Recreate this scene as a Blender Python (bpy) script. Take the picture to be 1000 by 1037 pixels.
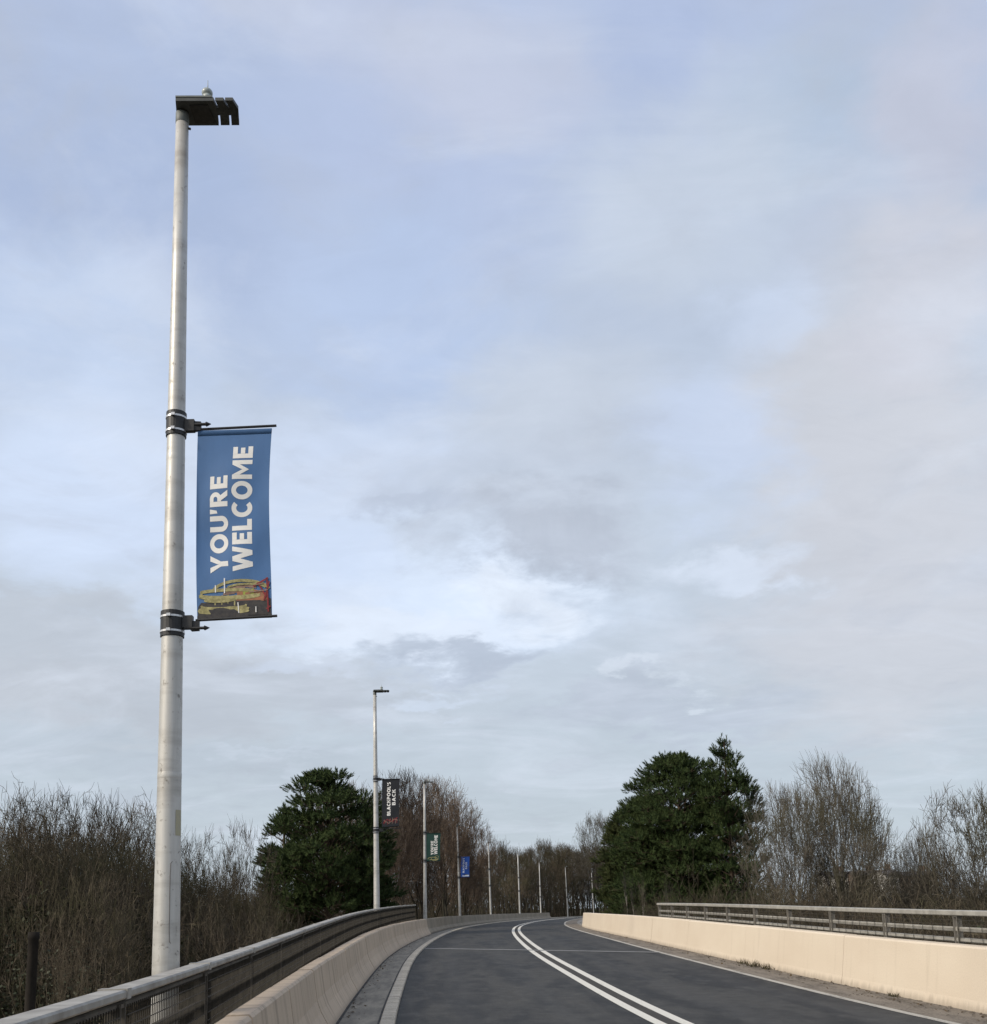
import bpy, math, random
import numpy as np
from mathutils import Vector, Matrix
for o in list(bpy.data.objects): bpy.data.objects.remove(o)
S = bpy.context.scene
COL = S.collection
R = math.radians

# ------------------------------------------------------------------ camera
EYE = np.array([0, 0, 1.75]); F = 1050.0; PX, PY = 500.0, 752.0
PITCH, ROLL = R(9.2), R(1.6)
_f = np.array([0, math.cos(PITCH), math.sin(PITCH)]); _u = np.array([0, -math.sin(PITCH), math.cos(PITCH)]); _r = np.array([1.0, 0, 0])
_R = math.cos(ROLL)*_r - math.sin(ROLL)*_u; _U = math.sin(ROLL)*_r + math.cos(ROLL)*_u
def ray(x, y):
    v = _f*F + _R*(x-PX) + _U*(PY-y); return v
def at(x, y, Y):
    """world point seen at photo position (x, y) at distance Y down the road"""
    v = ray(x, y); return Vector(EYE + v/v[1]*Y)
cd = bpy.data.cameras.new('camera'); cam = bpy.data.objects.new('camera', cd); COL.objects.link(cam)
cd.sensor_fit = 'HORIZONTAL'; cd.sensor_width = 36; cd.lens = 36*F/1000
cd.shift_y = (PY-518.5)/1000; cd.clip_end = 6000; cd.clip_start = .05
m = Matrix((( _R[0], _U[0], -_f[0], EYE[0]), (_R[1], _U[1], -_f[1], EYE[1]), (_R[2], _U[2], -_f[2], EYE[2]), (0, 0, 0, 1)))
cam.matrix_world = m
S.camera = cam

# ------------------------------------------------------------------ sun, exposure
SUN_EL = R(34); SUN_XY = Vector((-.86, -.51)).normalized()
SUN_DIR = Vector((SUN_XY.x*math.cos(SUN_EL), SUN_XY.y*math.cos(SUN_EL), math.sin(SUN_EL)))
ld = bpy.data.lights.new('sun', 'SUN'); ld.energy = 2.85; ld.angle = R(8); ld.color = (1.0, .90, .76)
sun = bpy.data.objects.new('sun', ld); COL.objects.link(sun)
sun.rotation_euler = SUN_DIR.to_track_quat('Z', 'Y').to_euler(); sun.location = (-40, -30, 60)
S.view_settings.view_transform = 'Standard'; S.view_settings.look = 'None'; S.view_settings.gamma = 1
S.view_settings.exposure = 0.0; S.view_settings.use_curve_mapping = False
S.render.engine = 'CYCLES'

# ------------------------------------------------------------------ node helpers
def lin(c):
    return tuple((v/255/12.92) if v/255 <= .04045 else ((v/255+.055)/1.055)**2.4 for v in c)
class NT:
    def __init__(s, tree): s.t = tree; s.n = tree.nodes; s.l = tree.links
    def new(s, typ, **kw):
        n = s.n.new(typ)
        for k, v in kw.items(): setattr(n, k, v)
        return n
    def inp(s, sock, v):
        if hasattr(v, 'is_output'): s.l.new(v, sock)
        elif v is not None: sock.default_value = v
    def math(s, op, a, b=None, c=None, clamp=False):
        n = s.new('ShaderNodeMath', operation=op, use_clamp=clamp)
        s.inp(n.inputs[0], a); s.inp(n.inputs[1], b)
        if c is not None: s.inp(n.inputs[2], c)
        return n.outputs[0]
    def vmath(s, op, a, b=None, out=0):
        n = s.new('ShaderNodeVectorMath', operation=op)
        s.inp(n.inputs[0], a)
        if b is not None: s.inp(n.inputs[1], b)
        return n.outputs[out]
    def mix(s, fac, a, b, blend='MIX'):
        n = s.new('ShaderNodeMix', data_type='RGBA', blend_type=blend)
        s.inp(n.inputs[0], fac)
        for k, v in ((6, a), (7, b)):
            if isinstance(v, tuple) and len(v) == 3: v = v+(1,)
            s.inp(n.inputs[k], v)
        return n.outputs[2]
    def noise(s, vec, scale, detail=4, rough=.55, dist=0.0, color=False):
        n = s.new('ShaderNodeTexNoise')
        if vec is not None: s.l.new(vec, n.inputs['Vector'])
        n.inputs['Scale'].default_value = scale; n.inputs['Detail'].default_value = detail
        n.inputs['Roughness'].default_value = rough; n.inputs['Distortion'].default_value = dist
        return n.outputs[1 if color else 0]
    def ramp(s, v, lo, hi, a=0.0, b=1.0, smooth=False):
        n = s.new('ShaderNodeMapRange'); n.interpolation_type = 'SMOOTHSTEP' if smooth else 'LINEAR'
        s.inp(n.inputs[0], v)
        for k, q in zip((1, 2, 3, 4), (lo, hi, a, b)): n.inputs[k].default_value = q
        return n.outputs[0]
    def mapping(s, vec, scale, loc=(0, 0, 0)):
        n = s.new('ShaderNodeMapping'); s.l.new(vec, n.inputs[0])
        n.inputs['Scale'].default_value = scale; n.inputs['Location'].default_value = loc
        return n.outputs[0]

# ------------------------------------------------------------------ sky (world)
W = bpy.data.worlds.new('World'); S.world = W; W.use_nodes = True
W.node_tree.nodes.clear(); T = NT(W.node_tree)
tc = T.new('ShaderNodeTexCoord'); D = tc.outputs['Generated']
nish = T.new('ShaderNodeTexSky'); nish.sky_type = 'NISHITA'; nish.sun_disc = False
nish.sun_elevation = SUN_EL; nish.sun_rotation = math.atan2(SUN_XY.x, SUN_XY.y)
sep = T.new('ShaderNodeSeparateXYZ'); T.l.new(D, sep.inputs[0])
az = T.math('ARCTAN2', sep.outputs[0], sep.outputs[1]); el = T.math('ARCSINE', sep.outputs[2])
cxyz = T.new('ShaderNodeCombineXYZ'); T.l.new(az, cxyz.inputs[0]); T.l.new(el, cxyz.inputs[1]); Q = cxyz.outputs[0]
# cloud layer coordinates: the direction projected on a high flat layer
zc = T.math('ADD', T.math('MAXIMUM', sep.outputs[2], 0.0), .22)
cl = T.new('ShaderNodeCombineXYZ'); T.l.new(T.math('DIVIDE', sep.outputs[0], zc), cl.inputs[0]); T.l.new(T.math('DIVIDE', sep.outputs[1], zc), cl.inputs[1])
LAY = cl.outputs[0]
n_big = T.noise(LAY, 2.6, 6, .55, .3, color=True); n_fine = T.noise(LAY, 9, 6, .6, .2, color=True)
warp = T.vmath('SUBTRACT', n_big, (.5, .5, .5)); warp = T.vmath('MULTIPLY', warp, (.26, .16, 0))
warp2 = T.vmath('MULTIPLY', T.vmath('SUBTRACT', n_fine, (.5, .5, .5)), (.12, .075, 0))
QW = T.vmath('ADD', Q, T.vmath('ADD', warp, warp2))
def azel(x, y):
    v = ray(x, y); v = v/np.linalg.norm(v); return math.atan2(v[0], v[1]), math.asin(v[2])
col = T.mix(T.ramp(el, R(2), R(20), smooth=True), lin((188, 199, 209)), lin((194, 205, 219)))
col = T.mix(T.ramp(el, R(18), R(46), smooth=True), col, lin((178, 192, 220)))
BL = [ # photo x, y, radius x, y, colour, weight
 (90, 190, 300, 190, (171, 187, 218), .9), (420, 190, 170, 150, (180, 193, 222), .7), (330, 20, 160, 80, (190, 199, 222), .7),
 (480, 90, 130, 90, (194, 201, 220), .8), (640, 40, 60, 90, (172, 187, 219), .7), (830, 110, 150, 110, (182, 197, 217), .8),
 (690, 190, 130, 130, (199, 209, 223), .7), (960, 90, 90, 130, (196, 200, 216), .8),
 (90, 330, 170, 110, (193, 209, 235), .8), (420, 330, 160, 120, (182, 199, 229), .8), (120, 490, 240, 120, (208, 222, 245), .9),
 (370, 470, 160, 90, (206, 219, 241), .8), (890, 430, 190, 260, (205, 208, 216), .9), (900, 640, 240, 130, (201, 204, 212), .8), (110, 690, 300, 75, (189, 194, 203), .85), (40, 632, 140, 40, (181, 187, 197), .85),
 (960, 280, 110, 110, (207, 209, 219), .8), (560, 420, 120, 90, (199, 208, 222), .8), (765, 308, 75, 50, (206, 219, 241), .6), (715, 450, 100, 85, (201, 214, 238), .7),
 (420, 612, 230, 75, (217, 230, 249), 1.0), (530, 612, 70, 34, (228, 238, 252), 1.0), (400, 640, 110, 26, (224, 234, 249), .9), (330, 560, 90, 55, (208, 222, 245), .8), (742, 566, 85, 30, (217, 227, 243), .8),
 (520, 500, 150, 50, (190, 199, 214), .5), (545, 548, 110, 36, (176, 184, 198), .85), (430, 525, 60, 14, (184, 194, 212), .6), (60, 640, 190, 55, (190, 198, 209), .9), (260, 705, 230, 45, (186, 194, 205), .8),
 (450, 665, 75, 20, (176, 186, 202), .8), (300, 678, 60, 14, (203, 214, 232), .7), (250, 772, 50, 9, (204, 214, 227), .8), (440, 700, 50, 11, (203, 215, 232), .7), (670, 697, 40, 14, (210, 219, 231), .8),
 (660, 730, 150, 25, (181, 189, 204), .6), (180, 785, 200, 30, (182, 192, 204), .6)]
for (x, y, rx, ry, c, w) in BL:
    a0, e0 = azel(x, y)
    a1, e1 = azel(x+rx, y); a2, e2 = azel(x, y-ry)
    sx, sy = abs(a1-a0), abs(e2-e0)
    d = T.vmath('MULTIPLY', T.vmath('SUBTRACT', QW, (a0, e0, 0)), (1/sx, 1/sy, 0))
    ln = T.vmath('LENGTH', d, out=1)
    fac = T.ramp(ln, .35, 1.25, w, 0.0, smooth=True)
    col = T.mix(fac, col, lin(c))
streak = T.noise(T.mapping(LAY, (1.0, 1.5, 1)), 1.9, 10, .6, .9); puff = T.noise(LAY, 4.2, 9, .6, .5); fib = T.noise(T.mapping(LAY, (1.1, 1.7, 1)), 6.5, 9, .62, .7)
col = T.mix(T.math('MULTIPLY', T.ramp(streak, .46, .72, smooth=True), .42), col, lin((217, 225, 239)))
col = T.mix(T.math('MULTIPLY', T.ramp(puff, .50, .74, smooth=True), .40), col, lin((183, 190, 203)))
tex = T.math('ADD', T.ramp(T.noise(LAY, 1.7, 8, .58, .4), .25, .75, .98, 1.10), T.ramp(fib, .3, .7, -.035, .035))
vm = T.new('ShaderNodeVectorMath', operation='SCALE'); T.l.new(col, vm.inputs[0]); T.l.new(tex, vm.inputs['Scale']); col = vm.outputs[0]
# unseen sky glow round the veiled sun, added as warm fill, behind the left shoulder
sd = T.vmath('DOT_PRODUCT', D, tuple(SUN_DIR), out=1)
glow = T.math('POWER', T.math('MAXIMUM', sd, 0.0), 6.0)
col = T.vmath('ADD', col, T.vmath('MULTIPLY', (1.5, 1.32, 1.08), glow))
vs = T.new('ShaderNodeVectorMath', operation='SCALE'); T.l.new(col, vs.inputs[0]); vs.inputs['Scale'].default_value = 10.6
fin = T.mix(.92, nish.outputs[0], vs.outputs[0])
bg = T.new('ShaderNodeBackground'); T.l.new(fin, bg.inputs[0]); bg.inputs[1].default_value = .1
wo = T.new('ShaderNodeOutputWorld'); T.l.new(bg.outputs[0], wo.inputs[0])
W.cycles.sampling_method = 'MANUAL'; W.cycles.sample_map_resolution = 512

# ------------------------------------------------------------------ materials
def material(name, rough=.7, spec=.3, metal=0.0):
    mt = bpy.data.materials.new(name); mt.use_nodes = True
    t = NT(mt.node_tree); b = mt.node_tree.nodes['Principled BSDF']
    b.inputs['Roughness'].default_value = rough; b.inputs['Specular IOR Level'].default_value = spec; b.inputs['Metallic'].default_value = metal
    return mt, t, b
def bump(t, b, h, strength=.3, dist=.01):
    n = t.new('ShaderNodeBump'); n.inputs['Strength'].default_value = strength; n.inputs['Distance'].default_value = dist
    t.l.new(h, n.inputs['Height']); t.l.new(n.outputs[0], b.inputs['Normal'])
def simple(name, c1, c2, scale=8.0, rough=.7, spec=.3, metal=0.0, stretch=(1, 1, 1), bmp=0.0, lo=.35, hi=.65, rnd=0.0):
    mt, t, b = material(name, rough, spec, metal)
    co = t.new('ShaderNodeTexCoord').outputs['Object']; co = t.mapping(co, stretch)
    n = t.noise(co, scale, 6, .6)
    c = t.mix(t.ramp(n, lo, hi), tuple(c1), tuple(c2))
    if rnd:
        oi = t.new('ShaderNodeObjectInfo')
        v = t.ramp(oi.outputs['Random'], 0, 1, 1-rnd, 1+rnd)
        s = t.new('ShaderNodeVectorMath', operation='SCALE'); t.l.new(c, s.inputs[0]); t.l.new(v, s.inputs['Scale']); c = s.outputs[0]
    t.l.new(c, b.inputs['Base Color'])
    if bmp: bump(t, b, n, bmp, .01)
    return mt

# asphalt: UV.x = metres across from the centre line, UV.y = metres along
def asphalt():
    mt, t, b = material('asphalt', .8, .25)
    uv = t.new('ShaderNodeTexCoord').outputs['UV']
    patch = t.noise(t.mapping(uv, (.9, .16, 1)), 1.0, 6, .62, .6)
    mott = t.noise(t.mapping(uv, (1.6, .7, 1)), 1.3, 7, .65)
    grain = t.noise(uv, 55, 3, .7)
    c = t.mix(t.ramp(patch, .38, .62, smooth=True), (.0165, .0165, .0157), (.045, .0445, .0415))
    c = t.mix(t.ramp(mott, .48, .70, 0, .8), c, (.055, .053, .048))
    blot = t.noise(t.mapping(uv, (2.2, 1.0, 1)), 2.6, 5, .7); c = t.mix(t.ramp(blot, .60, .70, 0, .6), c, (.014, .015, .016))
    fl = t.noise(uv, 16, 4, .75); c = t.mix(t.ramp(fl, .60, .72, 0, .55), c, (.085, .083, .078))
    mid = t.noise(uv, 3.2, 6, .72); sc_ = t.new('ShaderNodeVectorMath', operation='SCALE'); t.l.new(c, sc_.inputs[0]); t.l.new(t.ramp(mid, .3, .7, .72, 1.3), sc_.inputs['Scale']); c = sc_.outputs[0]
    sx = t.new('ShaderNodeSeparateXYZ'); t.l.new(uv, sx.inputs[0])
    w = t.math('ABSOLUTE', t.math('SUBTRACT', t.math('ABSOLUTE', t.math('SUBTRACT', t.math('ABSOLUTE', sx.outputs[0]), 2.1)), .8))
    tr = t.math('MULTIPLY', t.ramp(w, 0, .42, 1, 0, smooth=True), t.ramp(patch, .3, .7, .2, .6))
    c = t.mix(t.math('MULTIPLY', tr, .55), c, (.056, .056, .055))
    s = t.new('ShaderNodeVectorMath', operation='SCALE'); t.l.new(c, s.inputs[0]); t.l.new(t.ramp(grain, .3, .7, .62, 1.38), s.inputs['Scale'])
    t.l.new(s.outputs[0], b.inputs['Base Color'])
    t.l.new(t.ramp(patch, .3, .7, .68, .88), b.inputs['Roughness'])
    bump(t, b, grain, .35, .006)
    return mt
def worn(name, c1, c2, dirt, amt_lo=.5, amt_hi=.72, rough=.75, sc=(3, .6, 1)):
    """painted or poured strip with a dirt / wear pattern of its own"""
    mt, t, b = material(name, rough, .25)
    uv = t.new('ShaderNodeTexCoord').outputs['UV']
    n1 = t.noise(t.mapping(uv, sc), 1.5, 8, .68); n2 = t.noise(uv, 26, 5, .65)
    c = t.mix(t.ramp(n2, .35, .65), tuple(c1), tuple(c2))
    k = t.ramp(t.math('ADD', t.math('MULTIPLY', n1, .65), t.math('MULTIPLY', n2, .35)), amt_lo, amt_hi)
    c = t.mix(k, c, tuple(dirt)); t.l.new(c, b.inputs['Base Color']); bump(t, b, n2, .3, .008)
    return mt
def concrete(name, c1, c2, stain, stain_lo=.52, foot=None, streak=.5):
    """UV.x = metres along the wall, UV.y = metres up its face"""
    mt, t, b = material(name, .85, .15)
    uv = t.new('ShaderNodeTexCoord').outputs['UV']
    big = t.noise(t.mapping(uv, (.35, .8, 1)), 1.0, 5, .6); st = t.noise(t.mapping(uv, (4.5, .35, 1)), 1.2, 7, .65)
    fine = t.noise(uv, 40, 4, .7)
    c = t.mix(t.ramp(big, .3, .7), tuple(c1), tuple(c2))
    c = t.mix(t.math('MULTIPLY', t.ramp(st, stain_lo, stain_lo+.22, smooth=True), streak), c, tuple(stain))
    if foot:
        sx = t.new('ShaderNodeSeparateXYZ'); t.l.new(uv, sx.inputs[0])
        h = t.math('ADD', sx.outputs[1], t.math('MULTIPLY', t.math('SUBTRACT', st, .5), .35))
        c = t.mix(t.ramp(h, 0.0, .16, .6, 0, smooth=True), c, tuple(foot))
    s = t.new('ShaderNodeVectorMath', operation='SCALE'); t.l.new(c, s.inputs[0]); t.l.new(t.ramp(fine, .3, .7, .93, 1.07), s.inputs['Scale'])
    t.l.new(s.outputs[0], b.inputs['Base Color']); bump(t, b, fine, .25, .006)
    return mt
def galvanised():
    mt, t, b = material('galvanised_steel', .42, .5, .25)
    co = t.new('ShaderNodeTexCoord').outputs['Object']
    st = t.noise(t.mapping(co, (9, 9, .5)), 1.0, 7, .65); sp = t.noise(t.mapping(co, (1, 1, .9)), 14, 5, .65); ring = t.noise(t.mapping(co, (.4, .4, 2.2)), 1.3, 6, .6)
    c = t.mix(t.ramp(st, .35, .7), (.54, .53, .50), (.41, .40, .37))
    c = t.mix(t.math('MULTIPLY', t.ramp(ring, .50, .66), .75), c, (.26, .24, .21))
    c = t.mix(t.ramp(sp, .60, .70, 0, .75), c, (.15, .135, .115))
    t.l.new(c, b.inputs['Base Color']); t.l.new(t.ramp(sp, .3, .7, .34, .55), b.inputs['Roughness'])
    return mt
def cloth(name, col, spread=.06):
    mt, t, b = material(name, .6, .25)
    co = t.new('ShaderNodeTexCoord').outputs['Object']
    n = t.noise(t.mapping(co, (2, 2, 1)), 1.6, 5, .6); w = t.noise(co, 240, 2, .5)
    lo = tuple(v*(1-spread*2) for v in col); hi = tuple(v*(1+spread*2) for v in col)
    t.l.new(t.mix(t.ramp(n, .3, .7), lo, hi), b.inputs['Base Color']); bump(t, b, w, .15, .002)
    return mt
def bark(name, c1, c2, moss=None, rnd=.25):
    mt, t, b = material(name, .9, .1)
    co = t.new('ShaderNodeTexCoord').outputs['Object']
    n = t.noise(t.mapping(co, (1, 1, .6)), 3.0, 6, .7); f = t.noise(co, .45, 3, .5)
    c = t.mix(t.ramp(n, .42, .64), tuple(c1), tuple(c2))
    if moss: c = t.mix(t.ramp(f, .46, .62, 0, .8), c, tuple(moss))
    oi = t.new('ShaderNodeObjectInfo'); s = t.new('ShaderNodeVectorMath', operation='SCALE')
    t.l.new(c, s.inputs[0]); t.l.new(t.ramp(oi.outputs['Random'], 0, 1, 1-rnd, 1+rnd), s.inputs['Scale'])
    t.l.new(s.outputs[0], b.inputs['Base Color'])
    return mt
def needles(name, c1, c2):
    mt, t, b = material(name, .75, .12)
    co = t.new('ShaderNodeTexCoord').outputs['Object']
    n = t.noise(co, 1.1, 4, .6); n2 = t.noise(co, 7, 3, .6)
    c = t.mix(t.ramp(n, .35, .65), tuple(c1), tuple(c2)); c = t.mix(t.ramp(n2, .55, .75, 0, .5), c, tuple(v*1.5 for v in c2))
    t.l.new(c, b.inputs['Base Color'])
    return mt
M = dict(
 asphalt=asphalt(),
 paint=worn('road_paint', (.62, .60, .53), (.54, .52, .46), (.12, .12, .115), .56, .74),
 edgepaint=worn('edge_paint', (.42, .40, .35), (.34, .32, .28), (.09, .085, .08), .5, .68),
 edging=worn('concrete_edging', (.58, .51, .40), (.46, .41, .325), (.20, .18, .145), .40, .62),
 gutter=worn('gutter_grime', (.19, .172, .142), (.125, .115, .096), (.30, .27, .215), .44, .64, .9),
 dirt=worn('verge_dirt', (.22, .19, .155), (.15, .13, .105), (.055, .048, .04), .46, .64, .95, (2.2, .5, 1)),
 slab=worn('footway_concrete', (.24, .23, .21), (.19, .18, .165), (.10, .095, .085), .5, .75, .9),
 jointfill=worn('joint_sealant', (.21, .21, .2), (.16, .16, .155), (.08, .08, .08), .5, .75),
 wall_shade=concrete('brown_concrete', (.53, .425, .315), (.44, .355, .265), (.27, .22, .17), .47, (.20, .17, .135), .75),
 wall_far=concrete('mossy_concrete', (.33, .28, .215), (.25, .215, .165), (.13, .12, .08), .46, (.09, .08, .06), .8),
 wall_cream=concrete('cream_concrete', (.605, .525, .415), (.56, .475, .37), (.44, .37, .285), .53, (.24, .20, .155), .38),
 galv=galvanised(),
 rail=simple('weathered_rail', (.36, .345, .31), (.22, .205, .18), 5, .6, .35, .15, (1, 1, 1), .15),
 railside=simple('dark_rail', (.10, .09, .074), (.05, .045, .038), 5, .7, .3, .1, (1, 1, 1), .15),  # same rail metal, darkened in colour for shaded sides and grime
 railpale=simple('pale_rail', (.36, .345, .305), (.25, .238, .21), 5, .6, .35, .1, (1, 1, 1), .1), railpost=simple('rail_post', (.22, .20, .175), (.15, .14, .12), 5, .6, .35, .1),
 wire=simple('dull_mesh', (.062, .056, .046), (.035, .032, .027), 6, .7, .3, .2),
 black=simple('black_plastic', (.014, .014, .015), (.022, .022, .023), 10, .5, .4),
 strap=simple('steel_strap', (.62, .62, .62), (.48, .48, .48), 20, .3, .5, .6),
 lamp=simple('lamp_casting', (.050, .054, .052), (.075, .08, .076), 6, .5, .4),
 lamptop=simple('lamp_cover', (.16, .175, .165), (.11, .12, .115), 6, .55, .4),
 lens=simple('lamp_lens', (.03, .03, .034), (.05, .05, .055), 30, .2, .5),
 ball=simple('sensor_dome', (.38, .42, .40), (.28, .31, .30), 30, .35, .5),
 blue=cloth('blue_banner_cloth', (.068, .152, .318)), dark=cloth('black_banner_cloth', (.016, .018, .022)),
 green=cloth('green_banner_cloth', (.016, .048, .040)), royal=cloth('royal_blue_cloth', (.025, .085, .36)),
 letter=simple('white_print', (.78, .775, .75), (.70, .69, .66), 6, .6, .25),
 letter2=simple('pale_print', (.66, .71, .76), (.58, .64, .70), 6, .6, .25),
 cream=simple('cream_print', (.42, .38, .18), (.20, .18, .08), 30, .6, .25), redp=simple('red_print', (.26, .03, .035), (.14, .02, .025), 20, .6, .25),
 darkp=simple('dark_print', (.03, .03, .035), (.06, .055, .05), 25, .6, .25), rust=simple('orange_print', (.36, .15, .08), (.24, .12, .07), 25, .6, .25),
 lime=simple('lime_print', (.34, .36, .06), (.26, .30, .06), 20, .6, .25), pinkp=simple('pink_print', (.30, .20, .15), (.16, .10, .08), 20, .6, .25), steelp=simple('grey_print', (.26, .30, .36), (.18, .2, .25), 20, .6, .25),
 yellow=simple('yellow_sticker', (.40, .37, .24), (.37, .35, .27), 12, .6, .3), between=worn('worn_centre', (.050, .046, .040), (.036, .034, .031), (.075, .070, .06), .5, .75, .9), tar=simple('tar_joint', (.022, .021, .019), (.06, .056, .05), 3, .8, .2), seam=simple('dark_seam', (.11, .105, .1), (.16, .15, .14), 12, .7, .2),
 bark_dark=bark('dark_bark', (.034, .029, .023), (.062, .053, .041), (.036, .040, .020)),
 twig_brown=bark('brown_twigs', (.033, .027, .020), (.140, .114, .083), (.052, .050, .026)),
 bark_stem=bark('tan_stems', (.11, .092, .064), (.19, .16, .118), None), twig_stem=bark('tan_twigs', (.07, .058, .04), (.145, .12, .086), None), twig_wood=bark('wood_twigs', (.026, .021, .016), (.085, .069, .052), (.036, .036, .02)),
 twig_red=bark('red_brown_twigs', (.058, .043, .032), (.175, .132, .098), None),
 bark_grey=bark('grey_bark', (.042, .037, .030), (.085, .075, .061), (.050, .050, .030)),
 twig_grey=bark('grey_twigs', (.052, .046, .037), (.135, .120, .097), (.075, .07, .045)),
 bark_pale=bark('pale_birch_bark', (.30, .27, .23), (.20, .18, .15), None),
 bark_pine=bark('pine_bark', (.075, .055, .042), (.12, .09, .065), None),
 needle=needles('pine_needles', (.034, .056, .020), (.062, .084, .029)),
 needle2=needles('olive_needles', (.045, .060, .022), (.072, .084, .032)),
 bramble=bark('bramble_stems', (.024, .020, .014), (.115, .092, .062), (.034, .038, .018)),
 leaf=simple('old_bramble_leaves', (.028, .034, .014), (.050, .042, .022), 1.2, .7, .2),
 litter=simple('dead_leaves', (.035, .027, .017), (.12, .085, .05), 6, .85, .1), ivy=simple('ivy_leaves', (.020, .028, .012), (.052, .060, .024), 3, .55, .3, rnd=.25), weed=simple('dry_weed', (.05, .046, .026), (.09, .075, .045), 20, .9, .1),
 post=bark('dark_timber', (.022, .019, .016), (.042, .036, .03), None),
 ground=None, white=simple('white_render', (.52, .50, .46), (.44, .42, .39), 2, .9, .1), brick=simple('red_brick', (.15, .11, .085), (.20, .15, .115), 3, .9, .1),
 slate=simple('slate_roof', (.07, .065, .068), (.11, .10, .10), 3, .8, .2), glass=simple('window_glass', (.03, .035, .04), (.05, .055, .06), 2, .1, .5), frame=simple('white_frame', (.7, .7, .68), (.62, .62, .6), 5, .5, .3),
 turf=simple('rough_grass', (.050, .058, .024), (.085, .078, .038), .6, .95, .1),
)
gm, t, b = material('leaf_litter_ground', .95, .08)
co = t.new('ShaderNodeTexCoord').outputs['Object']
n1 = t.noise(co, .12, 6, .6); n2 = t.noise(co, 2.5, 6, .7)
c = t.mix(t.ramp(n1, .4, .6), (.042, .046, .022), (.060, .046, .030)); c = t.mix(t.ramp(n2, .4, .65), c, (.034, .027, .018))
t.l.new(c, b.inputs['Base Color']); bump(t, b, n2, .5, .05); M['ground'] = gm

# ------------------------------------------------------------------ mesh helpers
class MB:
    def __init__(s): s.v = []; s.f = []; s.m = []; s.uv = []
    def add(s, vs, fs, mi=0, uvs=None):
        k = len(s.v); s.v.extend([tuple(p) for p in vs])
        for i, fc in enumerate(fs):
            s.f.append([q+k for q in fc]); s.m.append(mi)
            if uvs is not None: s.uv.append([uvs[q] for q in fc])
    def box(s, c, size, mi=0, rot=None):
        x, y, z = (q/2 for q in size); c = Vector(c)
        vs = [Vector((sx*x, sy*y, sz*z)) for sx in (-1, 1) for sy in (-1, 1) for sz in (-1, 1)]
        if rot is not None: vs = [rot @ v for v in vs]
        s.add([v+c for v in vs], [(0, 1, 3, 2), (4, 6, 7, 5), (0, 4, 5, 1), (2, 3, 7, 6), (0, 2, 6, 4), (1, 5, 7, 3)], mi)
    def prism(s, poly, z0, z1, mi=0):
        n = len(poly); vs = [(x, y, z0) for x, y in poly]+[(x, y, z1) for x, y in poly]
        s.add(vs, [tuple(range(n-1, -1, -1)), tuple(range(n, 2*n))]+[(i, (i+1) % n, n+(i+1) % n, n+i) for i in range(n)], mi)
    def tube(s, pts, rad, sides=8, mi=0, cap=True):
        pts = [Vector(p) for p in pts]; n = len(pts)
        if not hasattr(rad, '__len__'): rad = [rad]*n
        d = (pts[-1]-pts[0]).normalized(); a = d.orthogonal().normalized()
        vs = []
        for i, p in enumerate(pts):
            t = (pts[min(i+1, n-1)]-pts[max(i-1, 0)])
            t = t.normalized() if t.length > 1e-9 else d
            a = (a-t*a.dot(t)); a = a.normalized() if a.length > 1e-6 else t.orthogonal().normalized()
            b = t.cross(a)
            for k in range(sides):
                q = 2*math.pi*k/sides; vs.append(p+(a*math.cos(q)+b*math.sin(q))*rad[i])
        fs = [(i*sides+k, i*sides+(k+1) % sides, (i+1)*sides+(k+1) % sides, (i+1)*sides+k) for i in range(n-1) for k in range(sides)]
        if cap: fs += [tuple(range(sides-1, -1, -1)), tuple((n-1)*sides+k for k in range(sides))]
        s.add(vs, fs, mi)
    def sphere(s, c, r, mi=0, seg=12, rings=8, sz=1.0, zmin=-1.0):
        vs = []; c = Vector(c)
        for i in range(rings+1):
            th = math.pi*i/rings; z = max(math.cos(th), zmin); q = math.sin(th)
            for k in range(seg): vs.append(c+Vector((q*math.cos(2*math.pi*k/seg)*r, q*math.sin(2*math.pi*k/seg)*r, z*r*sz)))
        s.add(vs, [(i*seg+k, (i+1)*seg+k, (i+1)*seg+(k+1) % seg, i*seg+(k+1) % seg) for i in range(rings) for k in range(seg)], mi)
    def build(s, name, mats, parent=None, smooth=False, loc=None):
        me = bpy.data.meshes.new(name); me.from_pydata(s.v, [], s.f)
        if not isinstance(mats, (list, tuple)): mats = [mats]
        for q in mats: me.materials.append(q)
        me.polygons.foreach_set('material_index', s.m)
        if smooth: me.polygons.foreach_set('use_smooth', [True]*len(s.f))
        if s.uv and len(s.uv) == len(s.f):
            ul = me.uv_layers.new(name='UVMap'); ul.data.foreach_set('uv', [c for fc in s.uv for p in fc for c in p])
        me.validate(); me.update()
        o = bpy.data.objects.new(name, me); COL.objects.link(o)
        if parent is not None: o.parent = parent
        if loc is not None: o.location = loc
        return o
def tag(o, label, cat, group=None):
    o['label'] = label; o['category'] = cat
    if group: o['group'] = group
    return o
def structure(o, kind='structure'): o['kind'] = kind; return o
def thing(name, label, cat, loc=(0, 0, 0), group=None):
    o = bpy.data.objects.new(name, None); COL.objects.link(o); o.location = loc; o.empty_display_size = .3
    return tag(o, label, cat, group)
def copy_tree(o, parent=None):
    c = o.copy(); COL.objects.link(c)
    if parent is not None: c.parent = parent
    for ch in list(o.children): copy_tree(ch, c)
    return c

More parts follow.
